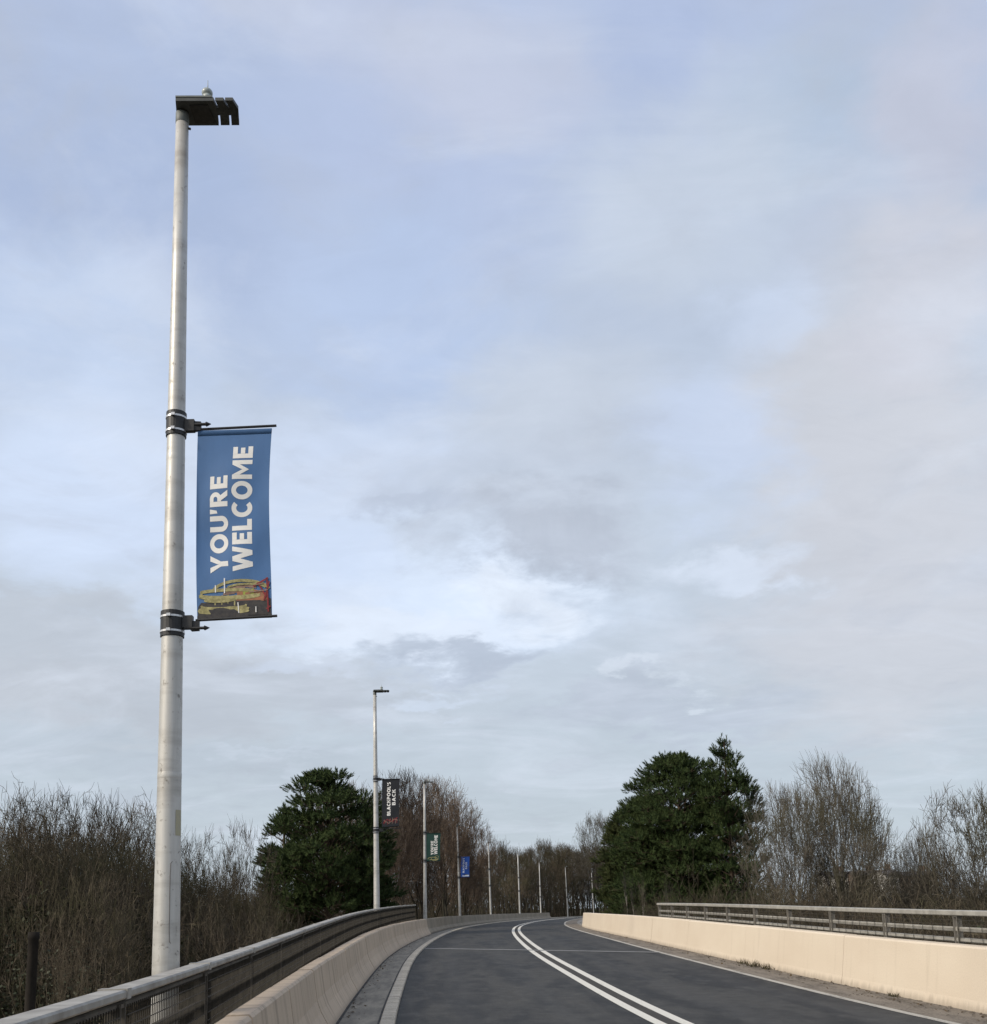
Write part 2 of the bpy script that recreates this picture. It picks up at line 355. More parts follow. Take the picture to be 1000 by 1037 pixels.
# ------------------------------------------------------------------ the road's line and level
class Spline:
    def __init__(s, P):
        x = np.array([p[0] for p in P], float); y = np.array([p[1] for p in P], float); n = len(x); h = np.diff(x)
        A = np.eye(n); r = np.zeros(n)
        for i in range(1, n-1):
            A[i, i-1] = h[i-1]; A[i, i] = 2*(h[i-1]+h[i]); A[i, i+1] = h[i]; r[i] = 6*((y[i+1]-y[i])/h[i]-(y[i]-y[i-1])/h[i-1])
        s.x, s.y, s.h, s.m = x, y, h, np.linalg.solve(A, r)
    def __call__(s, q):
        q = min(max(q, s.x[0]), s.x[-1]); i = int(min(max(np.searchsorted(s.x, q)-1, 0), len(s.x)-2)); h = s.h[i]; a = (s.x[i+1]-q)/h; b = (q-s.x[i])/h
        return float(a*s.y[i]+b*s.y[i+1]+((a**3-a)*s.m[i]+(b**3-b)*s.m[i+1])*h*h/6)
CX = Spline([(-20, 6.3), (0, 4.05), (9, 3.1), (16, 2.45), (24, 1.9), (32, 1.45), (46, 1.08), (63, 1.05), (79, 1.45), (100, 2.75), (126, 5.3), (149, 8.5), (178, 13.5), (206, 19.6), (240, 29), (300, 49)])
ZR = Spline([(-20, -.05), (0, 0), (10, .01), (16, .06), (28, .24), (38, .36), (60, .46), (90, .47), (120, .41), (160, .29), (200, .12), (300, -.3)])
def off(d, o, z=0.0):
    """point o metres right of the centre line, z above the road, at distance d"""
    e = .25; tx = CX(d+e)-CX(d-e); ty = 2*e; l = math.hypot(tx, ty)
    return Vector((CX(d)+o*ty/l, d-o*tx/l, ZR(d)+z))
def steps(a, b, st):
    n = max(2, int(round((b-a)/st))+1); return [a+(b-a)*i/(n-1) for i in range(n)]
def strip(name, o0, o1, z, mat, a=-18, b=290, st=2.0, parent=None, across=1, taper=None):
    mb = MB(); ds = steps(a, b, st); vs = []; uv = []
    for d in ds:
        for k in range(across+1):
            o = o0+(o1-o0)*k/across; vs.append(off(d, o, z)); uv.append((o, d))
    w = across+1
    fs = [(i*w+k, i*w+k+1, (i+1)*w+k+1, (i+1)*w+k) for i in range(len(ds)-1) for k in range(across)]
    mb.add(vs, fs, 0, uv); return mb.build(name, mat, parent)
def sweep(mb, prof, a, b, st, closed=True, mi=0, zf=None):
    """sweep a cross-section [(offset, height)] along the road; UV = (along, length up the section)"""
    ds = steps(a, b, st); n = len(prof); L = [0]
    for i in range(1, n): L.append(L[-1]+math.hypot(prof[i][0]-prof[i-1][0], prof[i][1]-prof[i-1][1]))
    vs = []; uv = []
    for d in ds:
        zz = zf(d) if zf else 0.0
        for (o, z), l in zip(prof, L): vs.append(off(d, o, z+zz)); uv.append((d, l))
    m = n if closed else n-1
    fs = [(i*n+k, i*n+(k+1) % n, (i+1)*n+(k+1) % n, (i+1)*n+k) for i in range(len(ds)-1) for k in range(m)]
    if closed: fs += [tuple(range(n-1, -1, -1)), tuple((len(ds)-1)*n+k for k in range(n))]
    mb.add(vs, fs, mi, uv)

# terrain
def floor_z(Y):
    t = min(max((Y-95)/75, 0), 1); t = t*t*(3-2*t); return -4.3+4.1*t
def ground_z(X, Y):
    yy = min(max(Y, -18), 285); d = abs(X-CX(yy)); fl = floor_z(Y)+.35*math.sin(X*.11+1.3)*math.cos(Y*.09)+.2*math.sin(X*.31)*math.sin(Y*.27+2)
    if Y > 290: return fl
    top = ZR(yy)-.75
    if d < 7.0: return top
    return max(fl, top-(d-7.0)*.55) if fl < top else min(fl, top+(d-7.0)*.4)
xs = sorted(set([round(v, 2) for v in list(np.arange(-60, 80.1, 1.5))+[-2500, -1500, -900, -500, -300, -200, -150, -120, -100, -85, -72, 90, 105, 120, 150, 200, 300, 500, 900, 1500, 2500]]))
ys = sorted(set([round(v, 2) for v in list(np.arange(-30, 300.1, 2.5))+[-1500, -800, -400, -200, -100, -60, 320, 350, 400, 500, 700, 1000, 1500, 2500, 4000]]))
mb = MB(); vs = [(x, y, ground_z(x, y)) for y in ys for x in xs]; n = len(xs)
mb.add(vs, [(j*n+i, j*n+i+1, (j+1)*n+i+1, (j+1)*n+i) for j in range(len(ys)-1) for i in range(n-1)])
structure(mb.build('ground', M['ground'], smooth=True))

# deck, road surface and its strips
mb = MB(); sweep(mb, [(-6.45, .02), (-5.3, .02), (-5.3, -.012), (5.0, -.012), (5.0, .02), (5.95, .02), (5.95, -.55), (-6.45, -.55)], -18, 290, 2.0)
structure(mb.build('bridge_deck', M['slab']))
structure(strip('road', -4.04, 3.62, 0, M['asphalt'], across=10))
structure(strip('gutter', -5.05, -4.25, .028, M['gutter'], across=2))
structure(strip('gutter_joint', -4.305, -4.262, .033, M['tar'], b=120)); structure(strip('gutter_joint', -4.985, -4.90, .033, M['tar'], b=120)); structure(strip('gutter_joint', -4.04, -4.015, .005, M['tar'], b=90))
mb = MB(); sweep(mb, [(-4.27, -.02), (-4.265, .045), (-4.25, .055), (-4.07, .055), (-4.045, .045), (-4.03, -.02)], -18, 250, 1.5); structure(mb.build('kerb_strip', M['edging']))
structure(strip('verge_strip', 3.62, 4.7, .002, M['dirt'], across=3))
structure(strip('worn_strip', -.10, .10, .004, M['between'])); structure(strip('road_marking', -.27, -.10, .006, M['paint'])); structure(strip('road_marking', .10, .27, .006, M['paint']))
structure(strip('road_marking', 3.55, 3.69, .006, M['edgepaint']))
# deck joint across the road
mb = MB(); vs = []; uv = []
for k in range(13):
    o = -4.1+7.7*k/12; dk = 40.3-7.6*k/12
    for dd in (0, .5): vs.append(off(dk+dd, o, .009)); uv.append((o, dk+dd))
mb.add(vs, [(2*k, 2*k+2, 2*k+3, 2*k+1) for k in range(12)], 0, uv); structure(mb.build('deck_joint', M['jointfill']))

# ------------------------------------------------------------------ parapet walls
def wall(name, label, prof, a, b, unit, mat, gap=.012, cap=None, skipend=False):
    mb = MB(); d = a; i = 0
    while d < b-.01:
        e = min(d+unit, b); z = [0, .006, -.004, .003][i % 4]
        sweep(mb, prof, d+gap/2, e-gap/2, 1.0, zf=lambda q: z); d = e; i += 1
    return tag(mb.build(name, mat), label, 'wall')
LW = [(-4.93, -.01), (-4.97, .08), (-5.09, .30), (-5.145, .46), (-5.20, .88), (-5.23, .91), (-5.42, .91), (-5.45, .88), (-5.45, -.01)]
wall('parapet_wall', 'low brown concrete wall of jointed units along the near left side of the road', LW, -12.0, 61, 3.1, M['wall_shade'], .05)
LF = [(-5.05, -.01), (-5.07, .10), (-5.22, .30), (-5.29, .86), (-5.32, .90), (-5.5, .90), (-5.53, .86), (-5.53, -.01)]
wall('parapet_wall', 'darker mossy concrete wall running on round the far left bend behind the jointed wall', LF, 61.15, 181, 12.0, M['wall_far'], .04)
RW = [(4.60, -.01), (4.64, .16), (4.74, .92), (4.77, .95), (5.00, .95), (5.03, .92), (5.03, -.01)]
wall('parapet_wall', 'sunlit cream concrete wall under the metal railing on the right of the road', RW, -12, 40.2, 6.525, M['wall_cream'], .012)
mb = MB()   # the far end of the right wall bends away from the road
ds = steps(40.25, 86, 1.5); n = len(RW); vs = []; uv = []
L = [0]
for i in range(1, n): L.append(L[-1]+math.hypot(RW[i][0]-RW[i-1][0], RW[i][1]-RW[i-1][1]))
for d in ds:
    k = max(0, (d-68)/18); fl = .9*k*k; hz = 1-.06*k
    for (o, z), l in zip(RW, L): vs.append(off(d, o+fl-.12*min(1, (d-40)/20), z*hz)); uv.append((d, l))
mb.add(vs, [(i*n+k, i*n+(k+1) % n, (i+1)*n+(k+1) % n, (i+1)*n+k) for i in range(len(ds)-1) for k in range(n)]+[tuple(range(n-1, -1, -1)), tuple((len(ds)-1)*n+k for k in range(n))], 0, uv)
tag(mb.build('parapet_wall', M['wall_cream']), 'cream concrete wall without railing at the far right where the road bends', 'wall')

# ------------------------------------------------------------------ railings
def railing(label, o, a, b, zf, bay, side, dark):
    c = off(a, o); root = thing('metal_railing', label, 'railing', (0, 0, 0))
    def rail(name, z0, h, w, mat):
        mb = MB(); x = w/2; y = h; q = .012
        sweep(mb, [(o-x, z0+q), (o-x, z0+y-q), (o-x+q, z0+y), (o+x-q, z0+y), (o+x, z0+y-q), (o+x, z0+q), (o+x-q, z0), (o-x+q, z0)], a, b, .7, zf=zf)
        return mb.build(name, mat, root)
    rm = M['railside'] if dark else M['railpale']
    if dark:
        rail('top_rail', -.055, .055, .17, M['rail']); rail('shade_band', -.125, .05, .07, rm); rail('middle_rail', -.38, .06, .06, rm); rail('bottom_rail', -.64, .06, .06, rm); rail('base_rail', -1.05, .06, .06, rm)  # dark band added under the top rail to stand for its shaded side
    else:
        rail('top_rail', -.085, .085, .17, M['railpale']); rail('middle_rail', -.345, .075, .06, rm); rail('bottom_rail', -.515, .068, .06, rm)
    ps = steps(a+.15, b-.15, bay)
    for i, d in enumerate(ps):
        mb = MB(); z = ZR(d)+zf(d); p = off(d, o)
        yaw = math.atan2(-(CX(d+.3)-CX(d-.3)), .6); rot = Matrix.Rotation(yaw, 3, 'Z')
        for s in (-.055, .055):
            q = Vector((p.x, p.y, 0))+rot @ Vector((side*-.01, s, 0))
            mb.box((q.x, q.y, (ZR(d)+.02+z-.085)/2), (.09, .014, z-.085-ZR(d)-.02), 0, rot)
        mb.box((p.x, p.y, ZR(d)+.032), (.17, .22, .022), 0, rot)
        mb.box((p.x, p.y, z-.099), (.10, .15, .025), 0, rot)
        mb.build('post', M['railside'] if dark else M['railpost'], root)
        if dark:     # splice sleeve on the top rail over each post
            mb = MB(); mb.box((p.x, p.y, z-.025), (.177, .10, .064), 0, rot); mb.build('splice_sleeve', M['rail'], root)
    for d0, d1 in zip(ps[:-1], ps[1:]):
        mb = MB(); oo = o-side*.05; n = int((d1-d0-.16)/(.055 if dark else .35))
        for k in range(n+1):
            d = d0+.08+(d1-d0-.16)*k/n; p = off(d, oo); z = ZR(d)+zf(d)
            w = .0042
            vs = [(p.x-w, p.y-w, z-1.0), (p.x+w, p.y-w, z-1.0), (p.x, p.y+w, z-1.0), (p.x-w, p.y-w, z-.10), (p.x+w, p.y-w, z-.10), (p.x, p.y+w, z-.10)]
            mb.add(vs, [(0, 1, 4, 3), (1, 2, 5, 4), (2, 0, 3, 5)])
        for h in (-.16, -.23, -.30, -.43, -.50, -.57, -.70, -.80, -.90):
            mb.tube([off(d, oo+side*-.008, zf(d)+h) for d in steps(d0+.07, d1-.07, .7)], .0042, 4)
        mb.build('mesh_panel', M['wire'], root)
    return root
zL = Spline([(0, 1.33), (5, 1.33), (8, 1.34), (14, 1.38), (18, 1.42), (24, 1.47), (38, 1.56), (50, 1.66), (60, 1.74), (62, 1.76)])
railing('weathered railing with a broad top rail and mesh behind the brown left wall', -5.68, 1.2, 58.5, lambda d: zL(d), 2.8, -1, True)
railing('pale three-rail metal railing along the top of the cream right wall', 5.22, 6.0, 41.5, lambda d: 1.47, 2.8, 1, False)

# ------------------------------------------------------------------ street lamps
def street_lamp(label, base, top, z_br, door=False, detail=True):
    """base, top: world points of the pole's foot and tip; z_br: the two heights up the pole of the banner clamps"""
    H = (top-base).length
    root = thing('street_lamp', label, 'street lamp', base, 'street lamps along the left side of the bridge')
    root.rotation_mode = 'QUATERNION'; root.rotation_quaternion = Vector((0, 0, 1)).rotation_difference((top-base).normalized())
    rad = lambda z: .128-.066*(z/H)**.9
    mb = MB(); zs = [0, .02, H*.2, H*.4, H*.6, H*.8, H-.15]
    mb.tube([(0, 0, z) for z in zs], [rad(z) for z in zs], 28)
    for z, dr in ((H*.31, .0016), (H*.455, .002), (H*.62, .0012)): mb.tube([(0, 0, z-.03), (0, 0, z-.02), (0, 0, z+.02), (0, 0, z+.03)], [rad(z), rad(z)+dr, rad(z)+dr, rad(z)], 28, 0, False)
    mb.tube([(0, 0, 0), (0, 0, .03)], .2, 20)
    mb.build('pole', M['galv'], root, True)
    mb = MB(); mb.tube([(0, 0, H-.16), (0, 0, H-.15), (0, 0, H-.04), (0, 0, H-.032)], [.06, .066, .066, .055], 20); mb.build('collar', M['lamptop'], root, True)
    # lamp head: flat casting with two louvre slots near its outer end
    hd = MB(); z0, z1 = H-.03, H+.008; dy = .165
    hd.prism([(-.058, -dy), (.315, -dy), (.352, -.05), (.360, dy), (-.015, dy), (-.06, dy-.07)], z0, z1)
    hd.prism([(.332, -dy), (.412, -dy), (.462, -.05), (.470, dy), (.380, dy), (.372, -.05)], z0+.002, z1-.002)
    hd.prism([(.430, -dy), (.505, -dy), (.560, -.05), (.568, dy), (.490, dy), (.482, -.05)], z0+.002, z1-.002)
    hd.prism([(.34, -.07), (.50, -.07), (.51, .035), (.34, .035)], z0+.006, z1-.006)
    head = hd.build('lamp_head', M['lamp'], root); head.rotation_euler = (0, 0, R(2)); head.data.transform(Matrix(((1, -.2, 0, 0), (0, 1, 0, 0), (0, 0, 1, 0), (0, 0, 0, 1))))
    mb = MB(); mb.prism([(-.025, -dy-.005), (.335, -dy-.005), (.35, -.05), (.31, dy+.004), (-.07, dy+.004), (-.085, dy-.07)], z1+.001, z1+.018); mb.build('cover', M['lamptop'], head)
    mb = MB(); mb.prism([(.10, -.115), (.28, -.115), (.31, .12), (.10, .12)], z0-.010, z0-.001); mb.build('lens', M['lens'], head)
    mb = MB(); sy = -.10; mb.tube([(.27, sy, z1+.018), (.27, sy, z1+.085)], .042, 14); mb.sphere((.27, sy, z1+.105), .055, 0, 16, 10, .85); mb.tube([(.275, sy, z1+.14), (.275, sy, z1+.25)], [.006, .003], 6)
    mb.build('sensor', M['ball'], head, True)
    mb = MB(); mb.tube([(.058, 0, H-.20), (.085, 0, H-.21)], .012, 8); mb.build('bolt', M['black'], root)
    for i, z in enumerate(z_br):
        r = rad(z); up = i == 0
        mb = MB(); mb.tube([(0, 0, z-.125), (0, 0, z-.12), (0, 0, z+.12), (0, 0, z+.125)], [r, r+.012, r+.012, r], 24)
        mb.box((r+.05, -.005, z+(-.015 if up else .02)), (.09, .06, .115)); mb.prism([(r+.08, -.028), (r+.155, -.015), (r+.155, .015), (r+.08, .025)], z-.065, z+.025)
        zs_ = z-.008 if up else z-.045        # pointed end of the release pin
        mb.tube([(r+.02, -.02, zs_), (r+.20, -.02, zs_), (r+.21, -.02, zs_), (r+.255, -.02, zs_)], [.014, .014, .024, .003], 10)
        br = mb.build('banner_bracket', M['black'], root, False)
        for s in (-.075, .065): 
            mb = MB(); q = r+.0165; mb.tube([(0, 0, z+s-.009), (0, 0, z+s+.009)], q, 24); mb.box((.0, -q-.008, z+s), (.035, .022, .026)); mb.build('strap', M['strap'], br)
        zr = z-.05 if up else z+.035
        mb = MB(); mb.tube([(r+.12, 0, zr), (r+.875 if detail else r+.25, 0, zr+(.015 if up else .02))], .013, 8); mb.build('banner_arm', M['black'], br)
    if door:
        mb = MB(); q = lambda a, z, k=.002: Vector(((rad(z)+k)*math.cos(a), (rad(z)+k)*math.sin(a), z))
        a0, a1 = R(-60), R(-22)
        z0, z1 = 1.55, 2.27
        ring = [(a1+.15, z1+.09), (a0, z1-.02), (a0-.03, z1-.12), (a0-.03, z0+.12), (a0, z0+.02), (a1+.15, z0-.07)]
        mb.tube([q(a, z) for a, z in ring], .0035, 6); mb.build('access_panel', M['seam'], root)
        mb = MB(); aa = [R(-40), R(-26), R(-12), R(0)]
        vs = [q(a, z, .003) for a in aa for z in (2.50, 2.73)]
        mb.add(vs, [(2*k, 2*k+2, 2*k+3, 2*k+1) for k in range(3)]); mb.build('sticker', M['yellow'], root)
    return root
# photo position of tip and of the foot, distance, clamp heights in the photo, label
LAMPS = [((184.9, 112), (168, 980), 9.3, (430.5, 632.5), 'tall galvanised lamp post nearest on the left carrying the large blue banner'),
 ((379.7, 700), (381.7, 918), 39.5, (789, 841), 'second lamp post, behind the railing and carrying the black banner'),
 ((430, 792), (430.8, 929), 66.5, (843.5, 872), 'lamp post carrying the dark green banner just behind the brown wall end'),
 ((463, 836), (466.0, 926), 100, (868, 889), 'slim lamp post carrying the small royal blue banner'),
 ((494.6, 853), (497.3, 926), 126, (880.5, 897), 'first bannerless lamp post right of the royal blue banner'),
 ((524.5, 864), (526.7, 926), 149, (889, 902.5), 'bannerless lamp post behind the far wall, second from the royal blue banner'),
 ((546.2, 873), (548, 925), 178, (897.5, 908.5), 'lamp post standing at the very end of the far left wall'),
 ((572.6, 878), (575.2, 926), 206, (899.5, 909), 'distant lamp post beyond the end of the far wall in front of bare trees'),
 ((599.2, 883), (601.5, 925), 235, (904, 911), 'farthest lamp post, tucked against the left edge of the big right pine')]
lamp_roots = []
for i, (tp, bp, Y, zb, lab) in enumerate(LAMPS):
    tpt = at(*tp, Y); bpt = at(*bp, Y)
    zf = (ZR(Y)-.02) if Y < 185 else ground_z(bpt.x, Y)
    base = tpt+(bpt-tpt)*((tpt.z-zf)/(tpt.z-bpt.z))
    hz = [at(tp[0], z, Y).z-base.z for z in zb]
    lamp_roots.append(street_lamp(lab, base, tpt, hz, i == 0, i < 4))

# ------------------------------------------------------------------ banners
SW = .255
def _ring(cx, cy, rx, ry, w, a0, a1, n=28):
    out = []; inn = []
    for i in range(n+1):
        a = R(a0+(a1-a0)*i/n); out.append((cx+rx*math.cos(a), cy+ry*math.sin(a))); inn.append((cx+(rx-w)*math.cos(a), cy+(ry-w*.92)*math.sin(a)))
    return [[out[i], out[i+1], inn[i+1], inn[i]] for i in range(n)]
def _bar(x0, y0, x1, y1): return [[(x0, y0), (x1, y0), (x1, y1), (x0, y1)]]
def _dia(x0, x1, w, y0=0.0, y1=1.0): return [[(x0, y0), (x0+w, y0), (x1+w, y1), (x1, y1)]]
def glyph(c):
    w = SW; h = .235
    if c == 'E': return .66, [_bar(0, 0, w, 1), _bar(w, 0, .66, h), _bar(w, 1-h, .66, 1), _bar(w, .39, .60, .61)]
    if c == 'L': return .62, [_bar(0, 0, w, 1), _bar(w, 0, .62, h)]
    if c == 'O': return 1.0, [_ring(.5, .5, .5, .52, w, 0, 360, 40)]
    if c == 'C': return .86, [_ring(.5, .5, .5, .52, w, 48, 312, 32)]
    if c == 'U': return .80, [_bar(0, .36, w, 1), _bar(.80-w, .36, .80, 1), _ring(.40, .36, .40, .38, w, 180, 360, 24)]
    if c == 'Y': return .90, [[[(.45-w/2, 0), (.45+w/2, 0), (.45+w/2, .40), (.45, .46), (.45-w/2, .40)]], [[(.45-w/2, .40), (.45, .46), (.45, .50), (.28, 1), (0, 1)]], [[(.45+w/2, .40), (.90, 1), (.62, 1), (.45, .60), (.45, .46)]]]
    if c == "'": return .24, [[[(.02, .58), (.16, .62), (.24, 1), (0, 1)]]]
    if c in 'RBP':
        if c == 'B': return .74, [_bar(0, 0, w, 1), _ring(.38, .735, .31, .265, .21, -90, 90, 16), _ring(.40, .27, .34, .27, .21, -90, 90, 16), _bar(w, 1-.195, .38, 1), _bar(w, 0, .40, .198), _bar(w, .43, .385, .585)]
        g = [_bar(0, 0, w, 1), _ring(.40, .68, .34, .32, .23, -90, 90, 18), _bar(w, 1-.21, .40, 1), _bar(w, .36, .40, .57)]
        if c == 'P': return .74, g
        return .80, g+[[[(.30, .36), (.52, 0), (.82, 0), (.56, .40)]]]
    if c == 'W': return 1.36, [_dia(.24, 0, .255), _dia(.24, .555, .25), _dia(.87, .555, .25), _dia(.87, 1.105, .255)]
    if c == 'M': return 1.06, [_bar(0, 0, .24, 1), _bar(.82, 0, 1.06, 1), [[(.24, 1), (.24, .62), (.53, .16), (.53, .50)]], [[(.82, 1), (.53, .50), (.53, .16), (.82, .62)]]]
    if c == 'A': return .96, [_dia(0, .355, .26), _dia(.70, .345, .26), _bar(.27, .18, .69, .37)]
    if c == 'K': return .84, [_bar(0, 0, w, 1), [[(w, .40), (w, .66), (.52, 1), (.82, 1)]], [[(.36, .52), (.54, .68), (.86, 0), (.56, 0)]]]
    if c == 'S': return .70, [_ring(.36, .72, .33, .29, .21, 35, 270, 20), _ring(.34, .28, .34, .29, .21, -145, 90, 20)]
    return .4, []
def text_polys(s):
    x = 0; out = []
    for c in s:
        adv, strokes = glyph(c)
        for k, st in enumerate(strokes):
            for pl in st: out.append(([(px+x, py) for px, py in pl], k))
        x += adv+.115
    x -= .115
    return [([(px/x, py) for px, py in pl], k) for pl, k in out]
def banner(label, mat, cs, Y, lines, lmat, pic, bend=1.0):
    """cs: photo corners TL, TR, BL, BR at distance Y; u runs right, v runs up"""
    tl, tr, bl, br = (at(x, y, Y) for x, y in cs); o0 = (tl+bl)/2; H = (tl-bl).length; Wd = (tr-tl).length
    def P(u, v, k=0.0):
        p = bl*(1-u)*(1-v)+br*u*(1-v)+tl*(1-u)*v+tr*u*v
        s = math.sin(math.pi*v)
        dx = -.055*s*(v**.5)*u*bend*Wd-.03*s*(1-u)*bend*Wd
        dyy = .035*bend*math.sin(3.0*v+1.5*u)*s*H*.3+.012*bend*math.sin(7*u+2*v)*s+.008*bend*math.sin(5*u-14*v)*(.3+s)*(u*(1-u)*4)
        return Vector((p.x+dx, p.y+dyy-k, p.z))-o0
    root = MB(); nu, nv = 14, 36; w = nu+1
    for k, flip in ((.002, False), (-.002, True)):
        vs = [P(i/nu, j/nv, k) for j in range(nv+1) for i in range(w)]
        fs = [(j*w+i, j*w+i+1, (j+1)*w+i+1, (j+1)*w+i) for j in range(nv) for i in range(nu)]
        root.add(vs, [f[::-1] for f in fs] if flip else fs)
    ob = root.build('lamp_post_banner', mat, None, True, o0); tag(ob, label, 'banner', 'banners on the lamp posts')
    for nm, v0, v1 in (('top_hem', .972, 1.0), ('bottom_hem', 0.0, .022)):
        mb = MB(); vs = [P(i/nu, v, .0045) for v in (v0, v1) for i in range(w)]+[P(i/nu, v, -.0045) for v in (v0, v1) for i in range(w)]
        mb.add(vs, [(i, i+1, w+i+1, w+i) for i in range(nu)]+[(2*w+i+1, 2*w+i, 3*w+i, 3*w+i+1) for i in range(nu)]+[(i, 2*w+i, 2*w+i+1, i+1) for i in range(nu)]); mb.build(nm, M['darkp'] if nm == 'bottom_hem' and pic is ride_print else mat, ob, True)
    for (s, ua, ub, va, vb) in lines:            # cap tops at u=ua, baseline at u=ub, reading upwards from va to vb
        mb = MB()
        for pl, k in text_polys(s):
            B = lambda tx, ty: P(ub-(ub-ua)*ty, va+(vb-va)*tx, .0032+.00025*k)
            if len(pl) != 4: mb.add([B(*q) for q in pl], [tuple(range(len(pl)))]); continue
            nx, ny = 5, 5; vs = []
            for j in range(ny+1):
                for i in range(nx+1):
                    a_, b_ = i/nx, j/ny
                    vs.append(B(*[pl[0][c]*(1-a_)*(1-b_)+pl[1][c]*a_*(1-b_)+pl[2][c]*a_*b_+pl[3][c]*(1-a_)*b_ for c in (0, 1)]))
            mb.add(vs, [(j*(nx+1)+i, j*(nx+1)+i+1, (j+1)*(nx+1)+i+1, (j+1)*(nx+1)+i) for j in range(ny) for i in range(nx)])
        mb.build('lettering', lmat, ob)
    if pic: pic(P, ob)
    return ob
def ribbon(mb, P, pts, w, k, mi):
    n = len(pts); vs = []
    for i, (u, v) in enumerate(pts):
        a = pts[max(i-1, 0)]; b = pts[min(i+1, n-1)]; tx, ty = (b[0]-a[0])*.41, (b[1]-a[1]); l = math.hypot(tx, ty) or 1
        nx, ny = -ty/l*w/.41, tx/l*w
        vs += [P(u+nx/2, v+ny/2, k), P(u-nx/2, v-ny/2, k)]
    mb.add(vs, [(2*i, 2*i+1, 2*i+3, 2*i+2) for i in range(n-1)], mi)
def poly(mb, P, pts, k, mi): mb.add([P(u, v, k) for u, v in pts], [tuple(range(len(pts)))], mi)
def arc(u0, v0, ru, rv, a0, a1, n=14): return [(u0+ru*math.cos(R(a0+(a1-a0)*i/n)), v0+rv*math.sin(R(a0+(a1-a0)*i/n))) for i in range(n+1)]
def ride_print(P, ob):
    mb = MB()
    poly(mb, P, [(.004, .002), (.996, .002), (.99, .10), (.80, .125), (.50, .115), (.25, .085), (.06, .09), (.02, .07)], .0048, 3)     # dark deck and shadowed hall
    poly(mb, P, [(.52, .085), (.93, .09), (.95, .13), (.78, .150), (.55, .15)], .0052, 4)
    poly(mb, P, [(.62, .11), (.76, .11), (.77, .155), (.62, .155)], .0060, 5)
    poly(mb, P, [(.35, .125), (.50, .13), (.62, .165), (.80, .155), (.80, .175), (.55, .185), (.38, .16)], .0051, 7)
    poly(mb, P, [(.50, .135), (.62, .135), (.66, .168), (.54, .175)], .0053, 6)
    for q, (a, w) in enumerate([(arc(.44, .124, .39, .013, 170, 370), .022), (arc(.36, .047, .33, .010, 0, 360, 24), .020), (arc(.42, .140, .36, .012, 20, 200), .017), (arc(.60, .140, .38, .058, 12, 168), .015),
                                (arc(.36, .066, .30, .009, 160, 380), .014), (arc(.66, .150, .28, .030, 20, 150), .010), (arc(.30, .105, .20, .012, 190, 350), .014)]):
        ribbon(mb, P, a, w, .0064+.0004*q, 0)
    for u in (.24, .33, .41, .5): ribbon(mb, P, [(u, .055), (u+.012, .125)], .007, .0058, 0)
    ribbon(mb, P, [(.255, .14), (.255, .178)], .006, .0094, 8); ribbon(mb, P, [(.375, .135), (.38, .212)], .0065, .0096, 8)
    ribbon(mb, P, [(.56, .03), (.55, .085)], .005, .0095, 8); ribbon(mb, P, [(.79, .03), (.79, .06)], .005, .0095, 8)
    for k, a in enumerate([[(.955, .03), (.945, .21)], [(.90, .09), (.975, .19)], [(.76, .165), (.96, .208)], [(.82, .185), (.93, .11)], [(.93, .045), (.985, .06)]]):
        ribbon(mb, P, a, .008, .0099+.0003*k, 1)
    for k, a in enumerate([[(.70, .135), (.955, .145)], [(.78, .172), (.90, .18)]]): ribbon(mb, P, a, .006, .0125+.0003*k, 7)
    mb.build('printed_picture', [M['cream'], M['redp'], M['darkp'], M['darkp'], M['rust'], M['lime'], M['pinkp'], M['pinkp'], M['letter']], ob)
def lattice_print(P, ob):
    mb = MB(); rnd = random.Random(3)
    for k in range(9):
        u = .12+.76*k/8; ribbon(mb, P, [(u, .06+.05*rnd.random()), (u+.12*(rnd.random()-.4), .15+.05*rnd.random())], .010, .006+.0004*k, k % 2)
    ribbon(mb, P, [(.06, .09), (.30, .17), (.55, .11), (.92, .19)], .014, .0105, 0); ribbon(mb, P, [(.10, .15), (.40, .08), (.70, .16), (.95, .13)], .012, .011, 1)
    mb.build('printed_picture', [M['redp'], M['pinkp']], ob)
def pale_print(P, ob):
    mb = MB()
    for k, (a, w) in enumerate([(arc(.45, .09, .34, .05, 10, 200), .018), (arc(.6, .08, .25, .06, 150, 380), .015), ([(.2, .05), (.8, .06)], .02), (arc(.75, .13, .14, .06, 0, 300), .012)]): ribbon(mb, P, a, w, .006+.0005*k, 0)
    mb.build('printed_picture', [M['cream']], ob)
def boat_print(P, ob):
    mb = MB(); poly(mb, P, [(.2, .04), (.95, .04), (.95, .1), (.7, .13), (.4, .07), (.2, .1)], .006, 0); ribbon(mb, P, [(.3, .15), (.8, .12)], .03, .0066, 1)
    mb.build('printed_picture', [M['letter2'], M['darkp']], ob)
banner('large blue cloth banner reading YOU\'RE WELCOME over a picture of fairground tracks', M['blue'], [(200.5, 436.5), (275.5, 433.8), (200, 628.5), (275.5, 625.5)], 9.3,
       [("YOU'RE", .19, .435, .243, .752), ('WELCOME', .495, .765, .247, .905)], M['letter'], ride_print)
banner("black banner reading BLACKPOOL'S BACK on the second lamp post", M['dark'], [(387.2, 789), (404.8, 788.6), (387.2, 838.6), (404.3, 837)], 39.45,
       [("BLACKPOOL'S", .30, .50, .24, .93), ('BACK', .60, .80, .45, .78)], M['letter'], lattice_print, .6)
